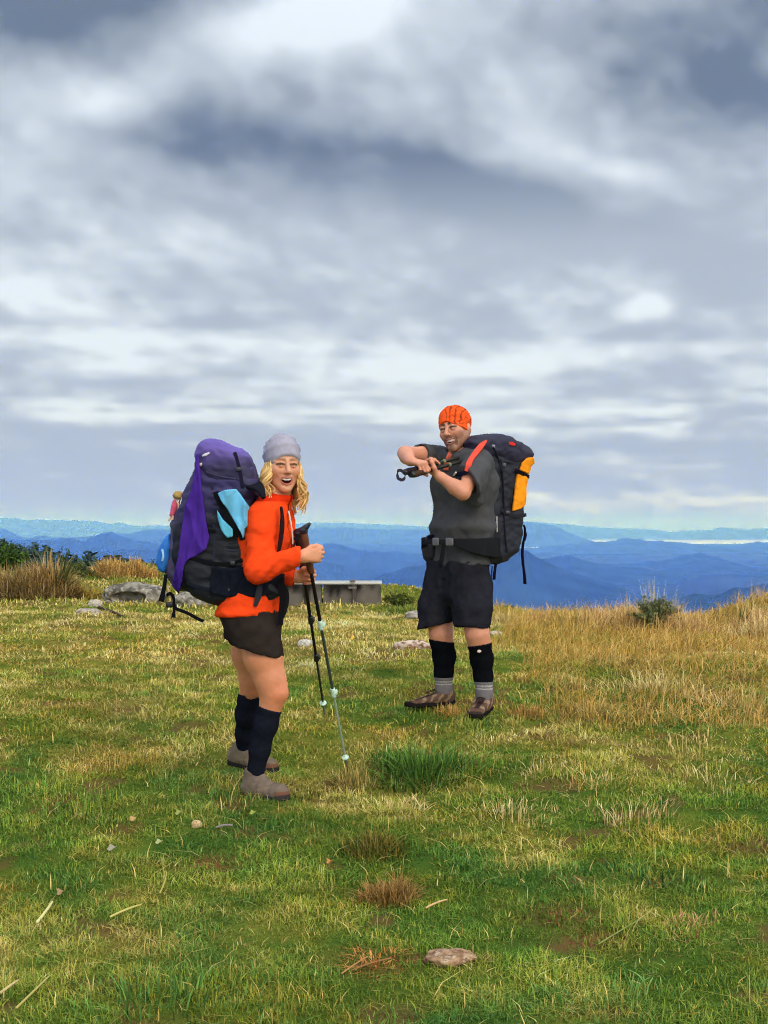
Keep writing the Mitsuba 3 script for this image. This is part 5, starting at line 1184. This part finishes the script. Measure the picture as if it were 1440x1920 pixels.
# ---------------------------------------------------------------- stones, wall, plants and litter
def rock(key, px, py, wpx, hpx, label, c0, c1, seed, depth=.8, cav=None, cat='rock', sharp=.16, sink=.25, h=None):
    """A stone whose foot stands at pixel (px, py), its width and height given in photo pixels at its distance."""
    p = gp(px, py); s = p[1] / F
    w, hh = wpx * s / 2, hpx * s
    c = p + [0, w * depth * .6, hh * (.5 - sink)]
    hz = h or max(w / 22, .006)
    def f(P):
        q = (P - c) / [w, w * depth, hh * (.5 + sink)]
        d = (np.sum(np.abs(q) ** 2.4, 1) ** (1 / 2.4) - 1) * min(w, hh * .7)
        d = d + sharp * hh * (np.abs(meshkit.fbm(P / w * 1.6, 3, seed) - .5) * 3.2 - .45) + .05 * hh * (meshkit.fbm(P / w * 7, 3, seed + 1) - .5)
        if cav is not None: d = smax(d, .10 * hh * (meshkit.fbm(P / w * 5, 3, seed + 9) - .5) - ell(P, c + np.array(cav[0]) * [w, w * depth, hh], np.array(cav[1]) * [w, w * depth, hh]) , .02)
        return d
    m = nets(f, c - [w * 1.4, w * depth * 1.5, hh], c + [w * 1.4, w * depth * 1.5, hh * 1.1], hz)
    def col(v):
        n = N3(v, 6 / w, 3, seed + 2)[:, None]; sp = sst(.58, .66, N3(v, 16 / w, 2, seed + 3))[:, None]
        k = sst(.35, .65, n)
        c_ = np.array(c0) * (1 - k) + np.array(c1) * k
        return c_ * (1 - .45 * sp) + np.array(rgb(206, 202, 186)) * .45 * sp * (N3(v, 3 / w, 2, seed + 4) > .5)[:, None] + c_ * .45 * sp * (N3(v, 3 / w, 2, seed + 4) <= .5)[:, None]
    k = thing(key, label, cat)
    scene[k] = mikit.ply(m, 'mat_rough', smooth=40 if False else True, color=np.clip(col(np.asarray(m.vertices)), 0, 1))
    return k
GY, GY2 = rgb(88, 83, 76), rgb(140, 134, 124)
rock('boulder', 250, 1132, 110, 33, 'large grey lichened boulder with a dark hollow underneath, left of the purple rucksack', GY, GY2, 1, cav=((-.18, -1.0, .02), (.66, .75, .34)), sharp=.26)
rock('boulder', 368, 1136, 92, 26, 'low grey boulder half hidden behind the hanging straps of the purple rucksack', GY, GY2, 5)
rock('rock', 178, 1137, 26, 12, 'small pale stone at the left foot of the large grey boulder', rgb(150, 142, 130), rgb(186, 178, 164), 7)
rock('rock', 163, 1152, 44, 11, 'flat grey stone in the grass in front of the small pale stone', rgb(132, 122, 112), rgb(172, 160, 148), 9)
rock('rock', 573, 1213, 30, 12, 'small pale stone seen between the woman and her planted pole', rgb(150, 146, 138), rgb(200, 196, 186), 11)
rock('rock', 930, 1192, 22, 8, 'small pale stone in the straw to the right of the shorts of the man', rgb(160, 140, 120), rgb(196, 184, 170), 13)
rock('rock', 982, 1172, 16, 6, 'smallest stone on the crest right of the man', rgb(150, 136, 118), rgb(190, 176, 160), 33)
rock('rock', 700, 1112, 30, 10, 'grey stone beside the right end of the concrete wall', GY, GY2, 15) if False else None
rock('rock', 790, 1160, 60, 14, 'weathered grey stone slab in the grass just left of the shorts of the man', rgb(126, 118, 110), rgb(164, 154, 146), 17)
rock('rock', 742, 1110, 66, 14, 'pale stones topping the bank right of the concrete wall', rgb(150, 144, 132), rgb(196, 190, 176), 19) if False else None
rock('rock', 845, 1812, 92, 20, 'tan stone lying in the turf at the bottom, beside the rusty dead tuft', rgb(122, 92, 70), rgb(172, 140, 112), 21, depth=.8, sharp=.24, sink=.12)
rock('rock', 368, 1553, 20, 13, 'small tan clod lying in the green turf in front of the woman', rgb(150, 124, 86), rgb(206, 184, 140), 23)
rock('rotten_log', 775, 1216, 66, 15, 'flat weathered piece of rotten log with red brown side, left of the man', rgb(116, 74, 58), rgb(196, 178, 164), 25, depth=.45, cat='log', sharp=.22)

# the concrete wall (a low tank) on the crest
CW = thing('concrete_wall', 'low stained concrete wall with a pale cap on the crest between the two hikers', 'wall')
p0 = gp(640, 1133); YW = p0[1]; sW = YW / F
xw = lambda px: (px - CX) * sW
zt, zb_ = ZC - (1096 - HY) * sW, ZC - (1150 - HY) * sW
def panel(x0, x1, y0, y1, z0, z1, st=.035):
    nx, nz = max(int((x1 - x0) / st), 2), max(int((z1 - z0) / st), 2)
    b = trimesh.creation.box((x1 - x0, y1 - y0, z1 - z0))
    xs, zs = np.linspace(x0, x1, nx), np.linspace(z0, z1, nz)
    X, Z = np.meshgrid(xs, zs, indexing='ij')
    Yf = y0 - .012 * (meshkit.fbm(np.stack([X * 5, X * 0, Z * 5], -1), 3, 3) - .5)
    v = np.stack([X, Yf, Z], -1).reshape(-1, 3)
    i, j = np.meshgrid(np.arange(nx - 1), np.arange(nz - 1), indexing='ij')
    a = i * nz + j
    f = np.vstack([np.stack([a, a + nz, a + nz + 1], -1).reshape(-1, 3), np.stack([a, a + nz + 1, a + 1], -1).reshape(-1, 3)])
    front = trimesh.Trimesh(v, f, process=False)
    b.apply_translation([(x0 + x1) / 2, (y0 + y1) / 2 + .008, (z0 + z1) / 2])
    return cat([front, b])
def conc(v):
    s1 = meshkit.fbm(v * [7, 0, 1.2], 3, 5); s2 = meshkit.fbm(v * [24, 3, 3], 3, 6)
    up = sst(zb_ + .12, zt, v[:, 2])
    dark = np.clip(sst(.42, .62, s1 * .6 + s2 * .4 + .22 * (up - .5)), 0, 1)[:, None]
    return (rgb(104, 97, 90) * (1 - dark) + rgb(33, 31, 30) * dark) * (.8 + .4 * N3(v, 30, 2))[:, None]
for a_, b_ in ((512, 603), (606, 662), (667, 714)):
    put(CW + '__wall_panel', panel(xw(a_), xw(b_), YW, YW + .14, zb_, zt), 'mat_rough', conc, smooth=False)
put(CW + '__side_wall', panel(xw(714) - .14, xw(714), YW + .142, YW + .62, zb_, zt), 'mat_rough', conc, smooth=False)
put(CW + '__post', block((xw(664.5), YW - .012, (zt + zb_) / 2 + .004), (.022, .03, (zt - zb_) / 2 - .004)), 'mat_rough', rgb(78, 72, 68), smooth=False)
put(CW + '__cap', block(((xw(510) + xw(716)) / 2, YW + .30, zt + .011), ((xw(716) - xw(510)) / 2, .30, .011), r=.005), 'mat_rough', lambda v: rgb(176, 174, 168)[None] * (.55 + .9 * N3(v, 9, 3, 8))[:, None], smooth=False)
put(CW + '__bracket', cat([block((xw(661), YW - .02, zt - .035), (.045, .025, .012)), block((xw(661), YW - .01, zt + .042), (.03, .03, .014))]), 'mat_rough', rgb(110, 104, 100), smooth=False)

def leaf_clump(c, r, n, size, rs_, up=.3, squash=1.0):
    """Many small leaf faces filling a crown."""
    d = rs_.normal(0, 1, (n, 3)); d /= np.linalg.norm(d, axis=1, keepdims=True)
    rad = rs_.uniform(.25, 1, n) ** .5
    lump = .72 + .55 * meshkit.fbm(d * 1.7 + np.asarray(c) * .37, 3, 3)
    p = np.asarray(c) + d * (rad * lump)[:, None] * np.asarray(r)
    a = rs_.normal(0, 1, (n, 3)); a /= np.linalg.norm(a, axis=1, keepdims=True)
    b = np.cross(a, d + rs_.normal(0, .4, (n, 3))); b /= np.linalg.norm(b, axis=1, keepdims=True)
    s = size * rs_.uniform(.5, 1.4, n)[:, None]
    v = np.stack([p - a * s, p + b * s * .45, p + a * s, p - b * s * .45], 1).reshape(-1, 3)
    f = (np.arange(n)[:, None, None] * 4 + np.array([[0, 1, 2], [0, 2, 3]])[None]).reshape(-1, 3)
    return v, f
rt = np.random.default_rng(5)
def foliage_col(n, lo, hi): return np.repeat((np.array(lo) * (1 - (t := rt.uniform(0, 1, n)[:, None])) + np.array(hi) * t), 4, axis=0)
TL, TH = np.array([.022, .040, .030]), np.array([.062, .095, .052])
def tree(px, ptop, wpx, Y, label, group=None, key='tree'):
    x = (px - CX) / F * Y; zt_ = ZC - (ptop - HY) / F * Y
    g = float(gz(x, Y, False)); w = wpx / 2 * Y / F
    k = thing(key, label, 'tree', group)
    hh = min(max(w * 1.3, (zt_ - g) * .38), (zt_ - g) * .5)
    parts = []
    for _ in range(9):
        o = rt.normal(0, .42, 3) * [w, w, hh * .8]
        parts.append(leaf_clump(np.array([x, Y, zt_ - hh]) + o, (w * .62, w * .62, hh * .5), 130, w * .16 + .10, rt) + (foliage_col(130, TL, TH),))
    (v, f), c = joined(parts)
    over = v[:, 2] - zt_; v[:, 2] -= np.maximum(over, 0) * .9
    scene[k + '__crown'] = mikit.ply((v, f), 'mat_rough', smooth=False, color=c)
    put(k + '__trunk', tube([(x, Y, g - .3), (x + w * .1, Y, g + (zt_ - g) * .4), (x, Y, zt_ - hh)], [max(w * .12, .12), .10, .05], 7, 8), 'mat_rough', rgb(70, 60, 52))
ORD = ['leftmost', 'second', 'third', 'fourth', 'fifth', 'sixth', 'seventh', 'eighth', 'ninth', 'tenth', 'eleventh', 'twelfth', 'thirteenth', 'fourteenth', 'fifteenth', 'sixteenth']
for i_, (px, top, w, Y) in enumerate(((8, 1010, 34, 170), (28, 1011, 30, 160), (50, 1008, 20, 165), (70, 1016, 30, 150), (94, 1022, 26, 150), (116, 1033, 30, 130), (142, 1031, 34, 130), (166, 1035, 28, 125), (184, 1029, 22, 125), (206, 1041, 34, 120), (236, 1047, 34, 115), (262, 1049, 30, 115), (292, 1044, 26, 120), (318, 1052, 30, 120), (350, 1060, 36, 115), (390, 1066, 36, 115))):
    tree(px, top, w, Y, f'{ORD[i_]} dark evergreen tree from the left in the tree line behind the tussocks', 'trees in the tree line at left')
for px, top, w, Y, lb in ((742, 1103, 22, 70, 'small dark bushy tree behind the right end of the concrete wall, left of three'), (764, 1097, 28, 70, 'tallest dark bushy tree behind the right end of the concrete wall'), (784, 1106, 22, 72, 'small dark bushy tree nearest the man, behind the concrete wall')):
    tree(px, top, w, Y, lb)
for i_, (px, top, w, Y) in enumerate(((925, 1139, 30, 62), (950, 1137, 28, 60), (978, 1141, 34, 62), (1004, 1150, 26, 60), (1036, 1158, 34, 60), (1070, 1160, 30, 60))):
    tree(px, top, w, Y, f'{ORD[i_] if i_ else "nearest"} dark tree crown from the man, just over the crest at right', 'trees over the crest at right')
parts = []
for i in range(150):
    Y = rt.uniform(60, 240); u = rt.uniform(-.30, -.09) if i < 120 else rt.uniform(-.09, .12)
    x = u * Y
    line = np.interp(CX + u * F, [-120, 0, 90, 120, 200, 300, 420, 500, 720, 760, 1050], [1016, 1016, 1026, 1038, 1048, 1056, 1075, 1110, 1125, 1115, 1165])
    zt_ = ZC - (line + rt.uniform(-6, 12) - HY) / F * Y
    g = float(gz(x, Y, False)); r = min(rt.uniform(1.6, 3.0), max((zt_ - g) * .5, .3))
    parts.append(leaf_clump((x, Y, zt_ - r), (r * 1.1, r * 1.1, r), 290, .16 + .0008 * Y, rt) + (foliage_col(290, TL, TH),))
fm, fc = joined(parts)
put('forest', fm, 'mat_rough', fc, smooth=False, kind='stuff', label='dark evergreen forest on the slope below the crest')

def spiky(px, py, hpx, n, label, lo, hi, wid, spread=.9, key='spiky_plant', cat='plant', lean0=0.):
    p = gp(px, py); s = p[1] / F
    k = thing(key, label, cat)
    for i in range(n):
        a = rt.uniform(0, 2 * np.pi); tilt = rt.uniform(.08, spread); L_ = hpx * s * rt.uniform(.65, 1.1)
        d = np.array([np.cos(a) * np.sin(tilt) + lean0 * np.sin(tilt), np.sin(a) * np.sin(tilt), np.cos(tilt)])
        pts = [p + [0, 0, -.02], p + d * L_ * .5 + [0, 0, .02 * L_], p + d * L_ + [0, 0, -.10 * L_ * tilt]]
        t = rt.uniform(0, 1)
        put(k + '__leaf', ribbon(pts, [wid * .6, wid, wid * .8, wid * .12], .003, np.cross(d, [0, 0, 1.]) + [.01, .01, 0], 9), 'mat_cloth', (np.array(lo) * (1 - t) + np.array(hi) * t), smooth=False)
spiky(112, 1122, 92, 22, 'dark green spiky plant with sword leaves, between the big tussock and the boulder', rgb(46, 58, 34), rgb(112, 118, 62), .035, .95, lean0=.35)
spiky(1386, 1182, 46, 9, 'small spiky green plant on the crest near the right edge', rgb(70, 88, 46), rgb(150, 150, 92), .016, .8)
def shrub(px, py, wpx, hpx, n, label, lo, hi, leaf, key='shrub'):
    p = gp(px, py); s = p[1] / F; w, h = wpx * s / 2, hpx * s
    k = thing(key, label, 'shrub')
    st, lv, lf, lc_, o = [], [], [], [], 0
    for i in range(n):
        a = rt.uniform(0, 2 * np.pi); t = rt.uniform(.2, 1)
        e = p + np.array([np.cos(a) * w * t, np.sin(a) * w * t * .7, h * rt.uniform(.55, 1.05) * (1 - .45 * t * t)])
        m_ = (p + e) / 2 + [0, 0, h * .12]
        st.append(tube([p, m_, e], [.006, .004, .002], 5, 7))
        c = curve([p, m_, e], 16)[5:]
        nl = len(c) * 3
        q = np.repeat(c, 3, axis=0) + rt.normal(0, leaf * .7, (nl, 3))
        v, f = leaf_clump((0, 0, 0), (1e-3,) * 3, nl, leaf, rt)
        v = v.reshape(nl, 4, 3) + q[:, None]
        lv.append(v.reshape(-1, 3)); lf.append(f + o); o += nl * 4; lc_.append(foliage_col(nl, lo, hi))
    put(k + '__stem', cat(st), 'mat_rough', rgb(84, 70, 52))
    put(k + '__foliage', (np.vstack(lv), np.vstack(lf)), 'mat_rough', np.vstack(lc_), smooth=False)
shrub(1226, 1184, 112, 66, 80, 'dark green leafy shrub in the straw on the crest at right', rgb(58, 72, 42), rgb(136, 140, 96), .015)
shrub(18, 1078, 78, 62, 60, 'green leafy shrub at the left edge behind the big brown tussock', rgb(34, 56, 26), rgb(84, 112, 48), .026)
shrub(748, 1138, 70, 26, 50, 'low green shrub at the right end of the concrete wall', rgb(52, 66, 28), rgb(110, 116, 50), .020)
shrub(150, 1085, 60, 30, 36, 'low dark shrub behind the spiky plant, before the forest', rgb(50, 62, 38), rgb(96, 104, 60), .022)

# litter on the turf
def stick(x0, y0, x1, y1, r, c, label, key='stick', cat='stick', lift=.022):
    a, b = gp(x0, y0) + [0, 0, lift], gp(x1, y1) + [0, 0, lift + .012]
    m_ = (a + b) / 2 + [.006, 0, .006]
    k = thing(key, label, cat)
    scene[k] = mikit.ply(tube([a, m_, b], [r, r * .9, r * .7], 7, 10), 'mat_rough', smooth=True, color=np.tile(c, (72, 1)))
stick(69, 1744, 98, 1711, .006, rgb(206, 200, 140), 'short pale straight stick in the turf at the lower left')
stick(206, 1735, 264, 1719, .0045, rgb(188, 176, 104), 'yellowish stick lying level in the turf at the lower left')
stick(30, 1912, 92, 1855, .004, rgb(176, 162, 96), 'thin yellowish stalk slanting up from the bottom left corner')
stick(0, 1880, 34, 1862, .005, rgb(190, 170, 120), 'pale stalk at the left edge near the bottom')
stick(185, 1143, 228, 1162, .014, rgb(84, 72, 60), 'dark fallen branch beside the flat grey stone')
stick(405, 1566, 436, 1564, .006, rgb(140, 132, 128), 'grey twig lying in the turf in front of the near boot')
stick(640, 1845, 690, 1815, .003, rgb(166, 124, 80), 'orange brown dead stalk beside the rusty tuft')
stick(660, 1838, 735, 1822, .003, rgb(146, 104, 68), 'longer orange brown dead stalk across the rusty tuft')
stick(798, 1718, 838, 1705, .004, rgb(200, 166, 120), 'pale dry stalk right of the dome shaped tussock')
stick(300, 1690, 312, 1655, .0035, rgb(168, 160, 84), 'thin green yellow stalk in the middle of the left turf')
stick(1122, 1790, 1210, 1740, .003, rgb(120, 136, 74), 'long thin green stalk at the lower right')
stick(810, 1862, 850, 1912, .004, rgb(190, 176, 120), 'pale stalk at the bottom edge in the middle') if False else None
def leaf(px, py, r, c, label):
    p = gp(px, py) + [0, 0, .030]
    a = np.linspace(0, 2 * np.pi, 13)[:-1]
    rad = r * (1 + .25 * np.sin(a * 3 + px)) * np.where(np.abs(a - np.pi) < .4, .7, 1)
    up = .35 * r * np.cos(a * 2 + 1)
    ring = p + np.stack([np.cos(a) * rad, np.sin(a) * rad * .8, up + .4 * r * np.sin(a)], 1)
    v = np.vstack([ring, ring - [0, 0, .0012], p[None] - [0, 0, .003], p[None] - [0, 0, .0042]])
    i = np.arange(12); j = (i + 1) % 12
    f = np.vstack([np.stack([i, j, i * 0 + 24], 1), np.stack([j + 12, i + 12, i * 0 + 25], 1), np.stack([i, i + 12, j], 1), np.stack([j, i + 12, j + 12], 1)])
    k = thing('fallen_leaf', label, 'leaf')
    scene[k] = mikit.ply((v, f), 'mat_rough', smooth=False, color=np.tile(c, (26, 1)))
leaf(617, 1628, .013, rgb(176, 120, 68), 'orange fallen leaf in the turf left of the dome shaped tussock')
leaf(250, 1549, .016, rgb(176, 144, 96), 'tan fallen leaf left of the small clod')
leaf(335, 1538, .016, rgb(140, 148, 84), 'pale green leaf lying left of the near boot')
leaf(298, 1596, .014, rgb(160, 164, 116), 'pale leaf in the turf below the small clod, right of two')
leaf(210, 1602, .018, rgb(148, 142, 124), 'greyish leaf in the turf below the small clod, left of two')
leaf(113, 1690, .016, rgb(150, 124, 92), 'tan leaf above the short pale stick')
leaf(474, 1537, .013, rgb(142, 148, 72), 'yellow green leaf below the near boot')
leaf(662, 1203, .022, rgb(204, 164, 66), 'yellow leaf lying in the far grass right of the planted pole')
x, y = scatter(4.2, 9.5, 26, .4)
n = len(x)
k_ = rs.uniform(.03, .11, n)
sv_, sf_, sc_ = blades(np.stack([x, y, gz(x, y) + .012], 1), k_ * .25, rs.uniform(.0025, .005, n), rs.uniform(2.2, 4.0, n), rs.uniform(0, 6.28, n), PAL[4] * rs.uniform(.75, 1.2, (n, 1)) * np.array([1, .97, .9]), segs=3)
put('straw_litter', (sv_, sf_), 'mat_grass', sc_, smooth=False, kind='stuff', label='loose pale straws lying on the turf')
